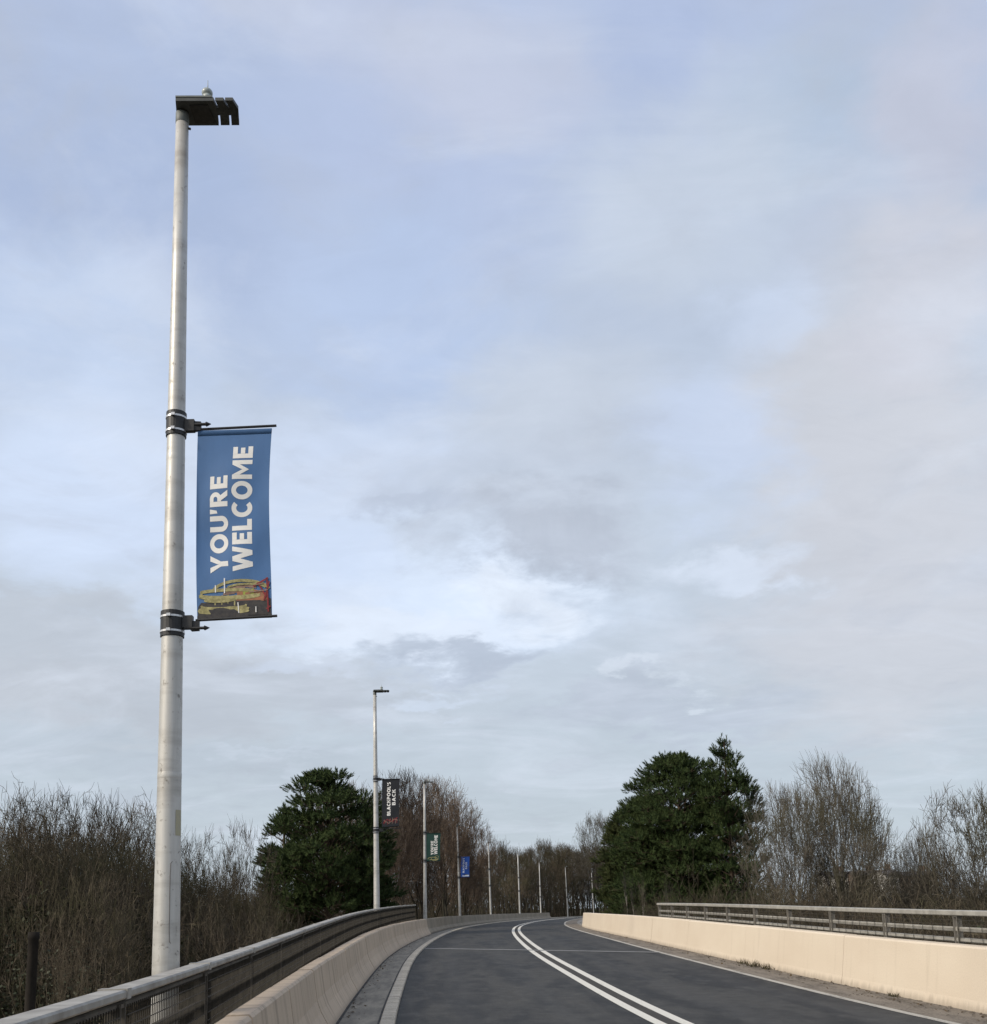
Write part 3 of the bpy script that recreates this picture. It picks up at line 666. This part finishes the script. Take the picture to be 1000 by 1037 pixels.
banner("dark green banner reading YOU'RE WELCOME on the third lamp post", M['green'], [(432.2, 844), (446.6, 843.6), (432.2, 872.4), (446, 872)], 66.45,
       [("YOU'RE", .32, .52, .22, .72), ('WELCOME', .56, .80, .24, .92)], M['letter'], pale_print, .6)
banner("small royal blue banner reading BLACKPOOL'S BACK on the fourth lamp post", M['royal'], [(467.1, 867.8), (475.8, 867.6), (466.9, 888.6), (475.6, 888.4)], 99.95,
       [("BLACKPOOL'S", .22, .42, .22, .93), ('BACK', .54, .74, .40, .74)], M['letter2'], boat_print, .6)

# ------------------------------------------------------------------ trees
def wander(rnd, p, d, L, n, curl, up):
    pts = [p.copy()]; d = d.normalized()
    for i in range(n):
        d = (d+Vector((rnd.uniform(-1, 1), rnd.uniform(-1, 1), rnd.uniform(-.6, .6)))*curl+Vector((0, 0, up))).normalized()
        p = p+d*(L/n); pts.append(p.copy())
    return pts
def side_dir(rnd, d, ang):
    a = d.orthogonal().normalized(); b = d.cross(a); q = rnd.uniform(0, 2*math.pi)
    return (d*math.cos(ang)+(a*math.cos(q)+b*math.sin(q))*math.sin(ang)).normalized()
def bare_tree(seed, H=10, Wd=5, stems=1, lean=.15, trunk=.18, maxd=7, ang=(13, 34), ratio=(.70, .92), r0=.15, tw=.008, up=.05, base_r=.2, p3=.3, shoots=2, curl=.10, ivy=0):
    """trunk(s) that fork again and again into twigs; scaled at the end to height H and crown width Wd"""
    rnd = random.Random(seed); tk = MB(); cr = MB()
    def grow(p, d, L, r, dep):
        n = 4 if dep < 2 else (3 if dep < 5 else 2)
        b = wander(rnd, p, d, L, n, curl*(1+.12*dep), up); re = max(r*.74, tw*.6); thin = dep >= maxd
        rs = [max(r+(re-r)*i/n, tw*.6) for i in range(n+1)]; kids = []
        if thin: rs[-1] = tw*.35; return (b, rs, dep, kids)
        de = (b[-1]-b[-2]).normalized(); k = 3 if rnd.random() < p3 else 2; q0 = rnd.uniform(0, 6.283); a = de.orthogonal().normalized(); c = de.cross(a)
        for i in range(k):
            q = q0+6.283*i/k+rnd.uniform(-.4, .4); an = R(rnd.uniform(*ang))*(.55 if i == 0 and rnd.random() < .5 else 1)
            kids.append(grow(b[-1], de*math.cos(an)+(a*math.cos(q)+c*math.sin(q))*math.sin(an), L*rnd.uniform(*ratio), re*(.86 if i == 0 else rnd.uniform(.6, .8)), dep+1))
        if dep >= 1:
            for i in range(shoots if dep < maxd-1 else shoots+1):
                t = rnd.uniform(.15, .9)*n; j = min(int(t), n-1); pp = b[j].lerp(b[j+1], t-j); dd = side_dir(rnd, (b[j+1]-b[j]).normalized(), R(rnd.uniform(28, 60))); dd.z += up*2
                kids.append(grow(pp, dd.normalized(), L*rnd.uniform(.45, .75), max(re*.45, tw*.7), max(min(dep+3, maxd), 3)))
        return (b, rs, dep, kids)
    roots = []
    for s in range(stems):
        q = s*2.39996+rnd.uniform(-.5, .5); dr = Vector((math.cos(q), math.sin(q), 0)); f = 1 if s == 0 else rnd.uniform(.75, 1)
        roots.append(grow(dr*base_r*(rnd.uniform(.3, 1) if stems > 1 else 0)-Vector((0, 0, .3)), Vector((0, 0, 1))+dr*lean*rnd.uniform(.5, 1.3), H*trunk*f, r0*rnd.uniform(.7, 1)*(1 if stems < 4 else .75), 0))
    tips = []
    def walk(nd):
        tips.append(nd[0][-1]); [walk(k) for k in nd[3]]
    [walk(r_) for r_ in roots]
    A = np.array([tuple(v) for v in tips]); zt = np.percentile(A[:, 2], 97); hw = np.percentile(np.hypot(A[:, 0], A[:, 1]), 88)
    fz, fx = H*.95/zt, Wd/2/hw; zc, bz = H*.5, H*.5
    def emit(nd):
        b, rs, dep, kids = nd; b = [Vector((v.x*fx, v.y*fx, v.z*fz)) for v in b]; e = b[-1]
        if dep >= 2 and e.z > H*.2:
            if math.sqrt((e.x*e.x+e.y*e.y)/(Wd/2)**2+((e.z-zc)/bz)**2) > rnd.uniform(.93, 1.12): return
        (tk if dep < 3 else cr).tube(b, rs, 7 if dep == 0 else (5 if dep < 3 else 3), 0, False)
        for k in kids: emit(k)
    for r_ in roots: emit(r_)
    if not ivy: return tk, cr
    iv = MB(); st = []
    def stems_(nd):
        b, rs, dep, kids = nd
        if dep <= 3:
            for i in range(len(b)-1):
                p, q = (Vector((v.x*fx, v.y*fx, v.z*fz)) for v in (b[i], b[i+1]))
                if p.z < H*.62: st.append((p, q, dep))
        for k in kids: stems_(k)
    for r_ in roots: stems_(r_)
    wt = [(q-p).length*(1.6 if d < 2 else .7)*max(.15, 1-p.z/(H*.62)) for p, q, d in st]
    for p, q, d in rnd.choices(st, wt, k=ivy):
        c = p.lerp(q, rnd.random())+Vector((rnd.gauss(0, 1), rnd.gauss(0, 1), rnd.gauss(0, .7)))*(.16 if d < 2 else .26)
        u = Vector((rnd.uniform(-1, 1), rnd.uniform(-1, 1), rnd.uniform(-1, .4))).normalized(); w = u.orthogonal().normalized(); l = rnd.uniform(.04, .085)
        iv.add([c-u*l, c+w*l*.7, c+u*l, c-w*l*.7], [(0, 1, 2, 3)])
    return tk, cr, iv
PROTO = {}
def proto(key, kind, tmat, cmat, **kw):
    parts = bare_tree(**kw); tk, cr = parts[:2]; r = bpy.data.objects.new(kind, None); COL.objects.link(r)
    tk.build('trunk', tmat, r, True); cr.build('crown', cmat, r)
    if len(parts) == 3: parts[2].build('ivy', M['ivy'], r)
    PROTO[key] = [r, kw.get('H', 10), False]
proto('broad', 'bare_tree', M['bark_grey'], M['twig_grey'], seed=11, H=10, Wd=7.6, stems=3, lean=.5, trunk=.22, maxd=8, ang=(17, 42), r0=.15, tw=.0100, shoots=1, up=.03, p3=.5)
proto('broad2', 'bare_tree', M['bark_grey'], M['twig_grey'], seed=30, H=10, Wd=7.2, stems=2, lean=.4, trunk=.22, maxd=8, ang=(17, 42), r0=.14, tw=.0105, shoots=2, up=.03)
proto('slim', 'bare_tree', M['bark_dark'], M['twig_brown'], seed=5, H=10, Wd=4.2, stems=1, lean=.05, trunk=.25, maxd=8, ang=(16, 40), r0=.13, tw=.009, shoots=2)
proto('red', 'bare_tree', M['bark_dark'], M['twig_red'], seed=17, H=10, Wd=5.2, stems=2, lean=.12, trunk=.22, maxd=8, ang=(15, 38), r0=.12, tw=.011, shoots=2)
proto('thick', 'bare_tree', M['bark_dark'], M['twig_brown'], seed=23, H=10, Wd=7, stems=5, lean=.4, trunk=.19, maxd=7, ang=(20, 58), r0=.11, tw=.0095, shoots=2, base_r=.8, up=.0, curl=.19, ivy=7000)
proto('thick2', 'bare_tree', M['bark_dark'], M['twig_brown'], seed=41, H=10, Wd=7.5, stems=4, lean=.45, trunk=.2, maxd=7, ang=(20, 58), r0=.12, tw=.0095, shoots=2, base_r=.9, up=.0, curl=.19, ivy=8500)
proto('far', 'bare_tree', M['bark_dark'], M['twig_brown'], seed=57, H=10, Wd=5, stems=2, lean=.16, trunk=.2, maxd=7, r0=.12, tw=.015, shoots=2)
proto('shrub', 'bare_shrub', M['bark_dark'], M['twig_brown'], seed=71, H=5, Wd=6, stems=12, lean=.8, trunk=.22, maxd=5, ang=(18, 50), r0=.035, tw=.008, shoots=2, base_r=.9, up=.0, curl=.18)
proto('sapling', 'birch_sapling', M['bark_pale'], M['twig_grey'], seed=83, H=6, Wd=1.2, stems=1, lean=.1, trunk=.45, maxd=5, r0=.055, tw=.008, shoots=1, ang=(10, 25))
print('proto verts', {k: sum(len(c.data.vertices) for c in P[0].children) for k, P in PROTO.items()})
proto('paleshrub', 'bare_shrub', M['bark_stem'], M['twig_stem'], seed=97, H=5, Wd=3.6, stems=5, lean=.5, trunk=.34, maxd=5, ang=(18, 52), r0=.045, tw=.010, shoots=1, base_r=.4, up=.0, curl=.2)
prnd = random.Random(77)
def place(key, x, ytop, Y, label, cat='tree', group=None, rz=None, wide=1.0, name=None):
    P = PROTO[key]
    while abs(at(x, ytop, Y).x-CX(min(Y, 290))) < 7.8 and Y < 280: Y += 3
    t = at(x, ytop, Y); gz = ground_z(t.x, Y); s = (t.z-gz)/P[1]
    o = P[0] if not P[2] else copy_tree(P[0])
    P[2] = True; o.location = (t.x, Y, gz); o.scale = (s*wide, s*wide, s); o.rotation_euler = (0, 0, prnd.uniform(0, 6.28) if rz is None else rz)
    if name: o.name = name
    tag(o, label, cat, group); return o

def pine(seed, label, x, ytop, Y, halfw, prof, z_lo, clumps=70, mat='needle', lean=(0, 0), tuft=.5, upt=.5, cs=1.0, per=30):
    """halfw: crown half width in metres; prof(t): relative width at crown height t; z_lo: lowest foliage as a part of the height"""
    rnd = random.Random(seed); t = at(x, ytop, Y); gz = ground_z(t.x, Y); H = t.z-gz
    root = thing('pine_tree', label, 'tree', (t.x, Y, gz), 'pine trees beside the bridge'); tk = MB(); cr = MB(); lb = MB()
    axis = lambda z: Vector((lean[0]*min(max(z/H, 0), 1)**1.5, lean[1]*min(max(z/H, 0), 1)**1.5, z))
    st = [axis(-.3+(H-.3)*k/10) for k in range(11)]
    tk.tube(st, [.20*(1-.85*k/10)+.02 for k in range(11)], 9, 0, False)
    def add_tuft(p, d, L):
        d = d.normalized(); a = d.orthogonal().normalized(); b = d.cross(a)
        for k in range(30):
            q = rnd.uniform(0, 6.283); s = rnd.uniform(0, 1); g = rnd.uniform(.5, 1.1)*(1-.5*s)
            nd = (d*(.35+.6*s)+(a*math.cos(q)+b*math.sin(q))*g).normalized(); o = p+d*L*(s*.9-.2); l = L*rnd.uniform(.30, .46)
            w = nd.cross(d); w = (w.normalized() if w.length > 1e-4 else a)*.024
            e = o+nd*l; i = len(cr.v); cr.v += [tuple(o-w), tuple(o+w), tuple(e)]; cr.f.append([i, i+1, i+2]); cr.m.append(0)
    z0, z1 = H*z_lo, H
    wts = [max(prof((k+.5)/40), .3) for k in range(40)]
    for k in range(clumps):
        tt = (rnd.choices(range(40), wts)[0]+rnd.random())/40; rr = halfw*prof(tt)
        rc = cs*halfw*rnd.uniform(.19, .30)*(1-.30*tt)*min(1, .5+rr/halfw)
        q = k*2.39996+rnd.uniform(-.5, .5); ra = max(0, rr-rc*.75)*(rnd.uniform(.1, 1)**.6)
        zc = min(z0+(z1-z0)*tt, z1-rc*.8-tuft*.3); c = axis(zc)+Vector((math.cos(q)*ra, math.sin(q)*ra, 0))
        p0 = axis(max(zc-ra*.35-.2, .3)); lb.tube(wander(rnd, p0, c-p0, (c-p0).length, 5, .05, .02), [.055, .045, .035, .028, .02, .012], 5, 0, False)
        od = Vector((math.cos(q), math.sin(q), 0))
        for h in range(per):
            v = Vector((rnd.gauss(0, 1), rnd.gauss(0, 1), rnd.gauss(0, 1))).normalized(); v.z = abs(v.z)*.9-.25 if rnd.random() < .8 else v.z*.6
            pp = c+Vector((v.x, v.y, v.z*.8))*rc*rnd.uniform(.35, 1.05); d = v*.75+od*.35+Vector((0, 0, upt)); add_tuft(pp, d, tuft*rnd.uniform(.7, 1.15))
            if h % 3 == 0: lb.tube([c, pp], [.012, .006], 3, 0, False)
    top = axis(H-tuft*.75)
    for h in range(14): add_tuft(top+Vector((rnd.uniform(-.3, .3)*(1+h*.12), rnd.uniform(-.3, .3)*(1+h*.12), -h*.16)), Vector((rnd.uniform(-.3, .3), rnd.uniform(-.3, .3), 1)), tuft)
    tk.build('trunk', M['bark_pine'], root, True); lb.build('branches', M['bark_pine'], root); cr.build('crown', M[mat], root)
    return root
dome = lambda t: max(.12, (1-t**2.2))
egg = lambda t: max(.14, math.sin(math.pi*(.22+.76*t))**.8)
rounded = lambda t: math.sqrt(max(.02, 1-((t-.38)/.63)**2)) if t > .38 else .80+.2*t/.38
pine(1, 'rounded dark green pine on the left, behind the post with the black banner', 332, 779, 60, 4.0, rounded, .34, 125, tuft=.5, per=34, cs=1.08)
pine(8, 'small low dark pine at the right foot of the rounded left pine', 376, 826, 63, 2.0, egg, .15, 80, tuft=.48, cs=1.2)
pine(9, 'dark pine leaning out of the left side of the rounded left pine', 288, 815, 64, 2.5, egg, .12, 100, tuft=.48, cs=1.2)
pine(2, 'largest pine, broad domed dark green crown behind the cream right wall', 685, 762, 80, 6.3, lambda t: math.sqrt(max(.03, 1-t**2.3)), .14, 420, tuft=.56, per=34)
pine(10, 'middling dark pine merged into the left side of the broad dome, above the olive one', 655, 785, 83, 3.6, rounded, .15, 150, tuft=.56, cs=1.15, per=32)
pine(3, 'tall spindly pine top with upswept tufts rising right of the broad dome', 733, 743, 76, 3.0, lambda t: (.95 if t < .66 else max(.22, .95*(1-(t-.66)/.38))), .25, 150, upt=1.0, tuft=.6, per=20, cs=1.1)
pine(4, 'lower olive pine on the left flank of the broad right pine', 629, 822, 86, 2.7, egg, .2, 125, 'needle2', tuft=.56, cs=1.15, per=32)

# named bare trees
place('broad', 818, 764, 47, 'wide bare grey tree fanning out just right of the big right pine', rz=.4, wide=.80)
place('broad2', 858, 786, 50, 'bare grey tree filling the right shoulder behind the wide fan-shaped one', rz=1.1, wide=.62)
place('broad2', 785, 784, 50, 'thin bare tree half hidden behind the spindly pine top', wide=.6)
place('broad2', 990, 788, 44, 'bare grey tree cut off by the right edge of the photo', rz=2.2, wide=.98)
place('broad', 942, 838, 52, 'lower bare tree left of the one at the right edge', rz=3.6, wide=.7)
place('broad2', 613, 818, 88, 'pale bare tree showing behind the left shoulder of the big right pine', wide=.9)
G1 = 'bare trees of the left thicket'; L1 = 'bare brown tree in the dense thicket left of the nearest lamp post'
for i, (k, x, y, Y, w) in enumerate([('thick', 12, 800, 33, 1.0), ('thick2', 52, 802, 35, 1.0), ('thick', 95, 806, 34, 1.0), ('thick2', 128, 806, 36, .9), ('slim', 30, 796, 41, 1.2), ('slim', 75, 800, 42, 1.2), ('thick', 140, 822, 40, .9),
    ('thick2', 5, 806, 46, 1.1), ('thick', 60, 812, 47, 1.1), ('thick2', 110, 815, 48, 1.1), ('slim', 112, 803, 40, 1.1), ('thick', -25, 800, 38, 1.0), ('thick2', 150, 835, 52, 1), ('thick', 30, 830, 60, 1.2), ('thick2', 90, 830, 62, 1.2), ('slim', 100, 808, 44, 1.3), ('slim', 50, 806, 44, 1.3), ('slim', 10, 806, 43, 1.3), ('slim', 135, 812, 45, 1.2), ('thick', 75, 850, 30, .9)]):
    place(k, x, y+prnd.uniform(-7, 6), Y, L1, 'tree', G1, wide=w)
G2 = 'bare trees between the nearest lamp post and the left pine'; L2 = 'sparse bare tree standing between the nearest lamp post and the rounded left pine'
for (k, x, y, Y, w) in [('slim', 205, 836, 44, 1.0), ('slim', 238, 826, 48, .9), ('thick', 190, 862, 42, .9), ('thick2', 222, 868, 46, .9), ('slim', 252, 832, 56, 1), ('thick', 240, 880, 44, .9), ('thick2', 178, 850, 52, 1), ('thick', 275, 876, 62, 1.1), ('thick2', 230, 872, 66, 1.2), ('slim', 218, 850, 60, 1.0), ('slim', 190, 846, 50, 1.0)]:
    place(k, x, y, Y, L2, 'tree', G2, wide=w)
G3 = 'reddish bare trees behind the left pine'; L3 = 'reddish brown bare tree behind the black and green banners'
for (k, x, y, Y, w) in [('red', 402, 775, 82, 1.0), ('red', 425, 782, 86, 1.0), ('red', 448, 783, 90, 1.0), ('red', 468, 806, 96, .95), ('red', 345, 786, 80, 1.0), ('red', 325, 792, 92, 1.0), ('red', 440, 812, 108, 1.2), ('red', 410, 815, 78, 1.0), ('red', 384, 800, 92, 1.2), ('red', 482, 836, 118, 1.1), ('red', 455, 832, 84, .9), ('red', 425, 846, 76, 1.0), ('red', 470, 862, 90, 1.0)]:
    place(k, x, y, Y, L3, 'tree', G3, wide=w)
G4 = 'far bare trees beyond the bend'; L4 = 'distant bare tree in the wood closing off the bend of the road'
fr = random.Random(4)
for i in range(44):
    x = 486+140*((i*.618034) % 1); Y = 150+90*((i*.37) % 1)+max(0, (x-500))*.25
    y = 852+4*math.sin(x*.11)+fr.uniform(-3, 7)+(8 if x < 505 else 0)+(22 if i % 3 == 0 else 0)
    tx = at(x, y, Y)
    if abs(tx.x-CX(Y)) < 8: Y = Y+70; tx = at(x, y, Y)
    place('far', x, y, Y, L4, 'tree', G4, wide=1.0+.5*(i % 3 == 0))
G5 = 'bare shrubs below the left railing'; L5 = 'tangled bare shrub low behind the left railing'
for (x, y, Y) in [(195, 893, 33), (228, 900, 32), (255, 908, 38)]:
    place('shrub', x, y, Y, L5, 'shrub', G5)
place('paleshrub', 120, 880, 24, 'pale tan-stemmed shrub in front of the dark thicket just left of the nearest lamp post', 'shrub', wide=.42)
place('paleshrub', 72, 925, 27, 'small tan-stemmed shrub low in the dark thicket right of the timber post', 'shrub', wide=.4)
G6 = 'bare shrubs behind the right railing'; L6 = 'tangled brown shrub low behind the right railing'
for (x, y, Y) in [(770, 880, 45), (800, 885, 40), (835, 888, 42), (865, 886, 46), (893, 894, 40), (920, 896, 34), (950, 893, 36), (980, 896, 33), (1010, 890, 34), (910, 890, 52), (865, 890, 56), (815, 882, 54), (955, 888, 50), (990, 880, 52), (745, 895, 44), (720, 898, 46), (690, 900, 47), (665, 898, 50)]:
    place('shrub', x, y, Y, L6, 'shrub', G6, wide=1.15)
G7 = 'pale saplings in front of the big right pine'
for (x, y, Y, lab) in [(634, 868, 50, 'leaning pale birch stem at the left end of the right railing'), (641, 884, 52, 'short pale sapling next to the leaning birch stem'), (676, 878, 48, 'thin pale sapling in the middle of the big right pine'), (648, 880, 49, 'pale sapling beside the end post of the right railing')]:
    place('sapling', x, y, Y, lab, 'sapling', G7)

# dark timber post among the left thicket
p = at(33, 944, 16); g = ground_z(p.x, 16); mb = MB()
mb.tube([(0, 0, -.3), (0, 0, (p.z-g)*.5), (.02, 0, p.z-g-.12), (.02, 0, p.z-g-.1), (.02, 0, p.z-g)], [.085, .08, .075, .088, .082], 12)
tag(mb.build('timber_post', M['post'], None, True, (p.x, 16, g)), 'dark flat-topped timber post in front of the left thicket', 'post')

# brambles and old growth on the slopes: nobody could count the stems
def undergrowth(side, seed, spots):
    rnd = random.Random(seed); mb = MB()
    for (x0, x1, Y0, Y1, n, h) in spots:
        for k in range(n):
            X = rnd.uniform(x0, x1); Y = rnd.uniform(Y0, Y1)
            if abs(X-CX(min(max(Y, 0), 290))) < 7.4: continue
            p = Vector((X, Y, ground_z(X, Y)-.05)); L = h*rnd.uniform(.5, 1.3)
            b = wander(rnd, p, Vector((rnd.uniform(-.6, .6), rnd.uniform(-.6, .6), 1)), L, 5, .16, -.10); mb.tube(b, [.011, .010, .009, .008, .006, .004], 3, 0, False)
            for q in range(5):
                t = rnd.uniform(.25, 1); i = min(int(t*5), 4); c = b[i].lerp(b[i+1], t*5-i)
                if rnd.random() < .55:
                    d = Vector((rnd.uniform(-1, 1), rnd.uniform(-1, 1), rnd.uniform(-.4, .8))); e = c+d.normalized()*L*.22; mb.tube([c, e], [.006, .003], 3, 0, False); c = e
                u = Vector((rnd.uniform(-1, 1), rnd.uniform(-1, 1), rnd.uniform(-1, 1))).normalized(); w = u.orthogonal().normalized(); s = rnd.uniform(.03, .07)
                mb.add([c, c+u*s+w*s*.5, c+u*s*2, c+u*s-w*s*.5], [(0, 1, 2, 3)], 1)
    return mb.build('undergrowth', [M['bramble'], M['leaf']])
o = undergrowth(-1, 9, [(-34, -7, 32, 60, 700, 1.0), (-26, -9, 55, 110, 1500, 2.4)]); structure(o, 'stuff'); o['label'] = 'brambles and dead growth under the trees left of the bridge'
o = undergrowth(1, 10, [(7, 34, 20, 62, 2600, 1.9), (9, 24, 55, 120, 1500, 2.4)]); structure(o, 'stuff'); o['label'] = 'brambles and dead growth under the trees right of the bridge'

# woods farther off on both sides, read as one mass
def wood(seed, spots, tw=.017):
    rnd = random.Random(seed); mb = MB()
    for (x0, x1, Y0, Y1, n, h) in spots:
        for k in range(n):
            X = rnd.uniform(x0, x1); Y = rnd.uniform(Y0, Y1)
            if abs(X-CX(min(max(Y, 0), 290))) < 9: continue
            L = h*rnd.uniform(.65, 1.12); p = Vector((X, Y, ground_z(X, Y)-.05)); b = wander(rnd, p, Vector((rnd.uniform(-.2, .2), rnd.uniform(-.2, .2), 1)), L, 4, .12, .03)
            mb.tube(b, [tw*2.6, tw*2.2, tw*1.7, tw*1.1, tw*.6], 3, 0, False)
            for q in range(11):
                t = rnd.uniform(.12, 1)*4; i = min(int(t), 3); c = b[i].lerp(b[i+1], t-i); d = side_dir(rnd, (b[i+1]-b[i]).normalized(), R(rnd.uniform(20, 55))); l = L*rnd.uniform(.10, .24); e = c+d*l
                mb.tube([c, e], [tw, tw*.5], 3, 0, False)
                for z in range(2): g = c.lerp(e, rnd.uniform(.3, .9)); mb.tube([g, g+(d+Vector((rnd.uniform(-.6, .6), rnd.uniform(-.6, .6), .5))).normalized()*l*.6], [tw*.7, tw*.35], 3, 0, False)
    return mb.build('distant_wood', M['twig_wood'])
o = wood(51, [(-75, -10, 66, 130, 2300, 6.8), (-45, 0, 100, 150, 900, 7.0)]); structure(o, 'stuff'); o['label'] = 'bare wood behind the trees left of the bridge'
o = wood(52, [(12, 85, 64, 150, 2600, 6.4)]); structure(o, 'stuff'); o['label'] = 'bare wood behind the trees right of the bridge'
o = wood(53, [(-30, 50, 205, 285, 1500, 8.5)], .028); structure(o, 'stuff'); o['label'] = 'bare wood closing off the bend of the road'

# dry weeds at the foot of the cream wall
rnd = random.Random(31)
for i, (x, y, s, lab) in enumerate([(779, 976, 1.3, 'small dry weed at the foot of the cream wall, leftmost of the weeds'), (787, 979, 1.8, 'dark tuft of dry weed in the middle of the weeds by the cream wall'), (796, 982, 1.4, 'dry weed tuft at the right end of the weeds by the cream wall'), (906, 1011, .8, 'lone tiny weed at the foot of the cream wall further right')]):
    v = ray(x, y); d = 20.0
    for _ in range(30): 
        Y = d; pt = at(x, y, Y); d = Y*(1.75-ZR(Y))/(1.75-pt.z)
    p = at(x, y, d); k = 4.56; q = off(d, k); mb = MB()
    for h in range(46):
        a = rnd.uniform(0, 6.28); e = Vector((math.cos(a)*rnd.uniform(.3, 1), math.sin(a)*rnd.uniform(.3, 1), rnd.uniform(.2, .9)))*.13*s; w = e.cross(Vector((0, 0, 1))); w = (w.normalized() if w.length > 1e-5 else Vector((1, 0, 0)))*.012
        o0 = Vector((rnd.uniform(-.10, .06), rnd.uniform(-.2, .2), 0))*s; mb.add([o0-w, o0+w, o0+e], [(0, 1, 2)])
    tag(mb.build('dry_weed', M['weed'], None, False, q), lab, 'weed', 'weeds at the foot of the cream wall')

# fallen leaves and grit blown against the walls
rnd = random.Random(66); mb = MB()
for k in range(1500):
    d = 13+45*rnd.random()**1.5; o = 4.58-abs(rnd.gauss(0, .26)) if k % 3 else -4.90+abs(rnd.gauss(0, .16)); z = .006 if k % 3 else .036
    if rnd.random() > .25+.75*(.5+.5*math.sin(d*.9+(0 if k % 3 else 2))*math.sin(d*2.3)): continue
    c = off(d, o, z+.008); u = Vector((rnd.uniform(-1, 1), rnd.uniform(-1, 1), rnd.uniform(-.25, .25))).normalized(); w = u.cross(Vector((0, 0, 1))).normalized(); l = rnd.uniform(.012, .045)
    mb.add([c-u*l, c+w*l*.6+Vector((0, 0, .006)), c+u*l, c-w*l*.6+Vector((0, 0, .004))], [(0, 1, 2, 3)])
o = structure(mb.build('leaf_litter', M['litter']), 'stuff'); o['label'] = 'dead leaves and grit lying along the foot of both walls'

# ------------------------------------------------------------------ distant houses on the right
def house(label, x0, x1, yr, ye, Y, wm):
    a = at(x0, ye, Y); b2 = at(x1, ye, Y); zt = at((x0+x1)/2, yr, Y).z; cx = (a.x+b2.x)/2; w = b2.x-a.x; g = ground_z(cx, Y)-.2; h = a.z-g; dp = 7.0; rh = zt-a.z
    root = thing('house', label, 'house', (cx, Y, g), 'distant houses on the right')
    mb = MB(); mb.box((0, dp/2, h/2), (w, dp, h)); mb.add([(-w/2, 0, h), (-w/2, dp, h), (-w/2, dp/2, h+rh-.1)], [(0, 2, 1)]); mb.add([(w/2, 0, h), (w/2, dp, h), (w/2, dp/2, h+rh-.1)], [(0, 1, 2)]); mb.build('wall', wm, root)
    mb = MB(); e = .35
    for s, y0 in ((1, -e), (-1, dp+e)):
        ym = dp/2; vs = [(-w/2-e, y0, h-.1), (w/2+e, y0, h-.1), (w/2+e, ym, h+rh), (-w/2-e, ym, h+rh)]; vs2 = [(x, y, z+.14) for x, y, z in vs]
        mb.add(vs+vs2, [(0, 3, 2, 1), (4, 5, 6, 7), (0, 1, 5, 4), (1, 2, 6, 5), (2, 3, 7, 6), (3, 0, 4, 7)])
    rf = mb.build('roof', M['slate'], root)
    mb = MB(); mb.box((w*.3, dp/2+.5, h+rh+.45), (.9, .7, 1.5)); mb.build('chimney', M['brick'], rf)
    nw = max(1, int(w/2.6))
    for k in range(nw):
        for zz in (h-1.5, h-4.2):
            if zz < 1: continue
            x = -w/2+w*(k+.5)/nw; mb = MB(); mb.box((x, -.03, zz), (1.3, .06, 1.25)); fr_ = mb.build('window', M['frame'], root); mb = MB(); mb.box((x, -.07, zz), (1.08, .02, 1.03)); mb.build('pane', M['glass'], fr_)
house('white gabled house glimpsed between the two right-hand bare trees', 897, 911, 881, 885.5, 190, M['white'])
house('brick house with slate roof left of the white gabled one', 868, 893, 882, 886.5, 200, M['brick'])
house('pale rendered house behind the wide bare grey tree', 838, 864, 883, 887.5, 205, M['white'])
house('brick house behind the lower bare tree on the right', 918, 950, 882.5, 887, 200, M['brick'])
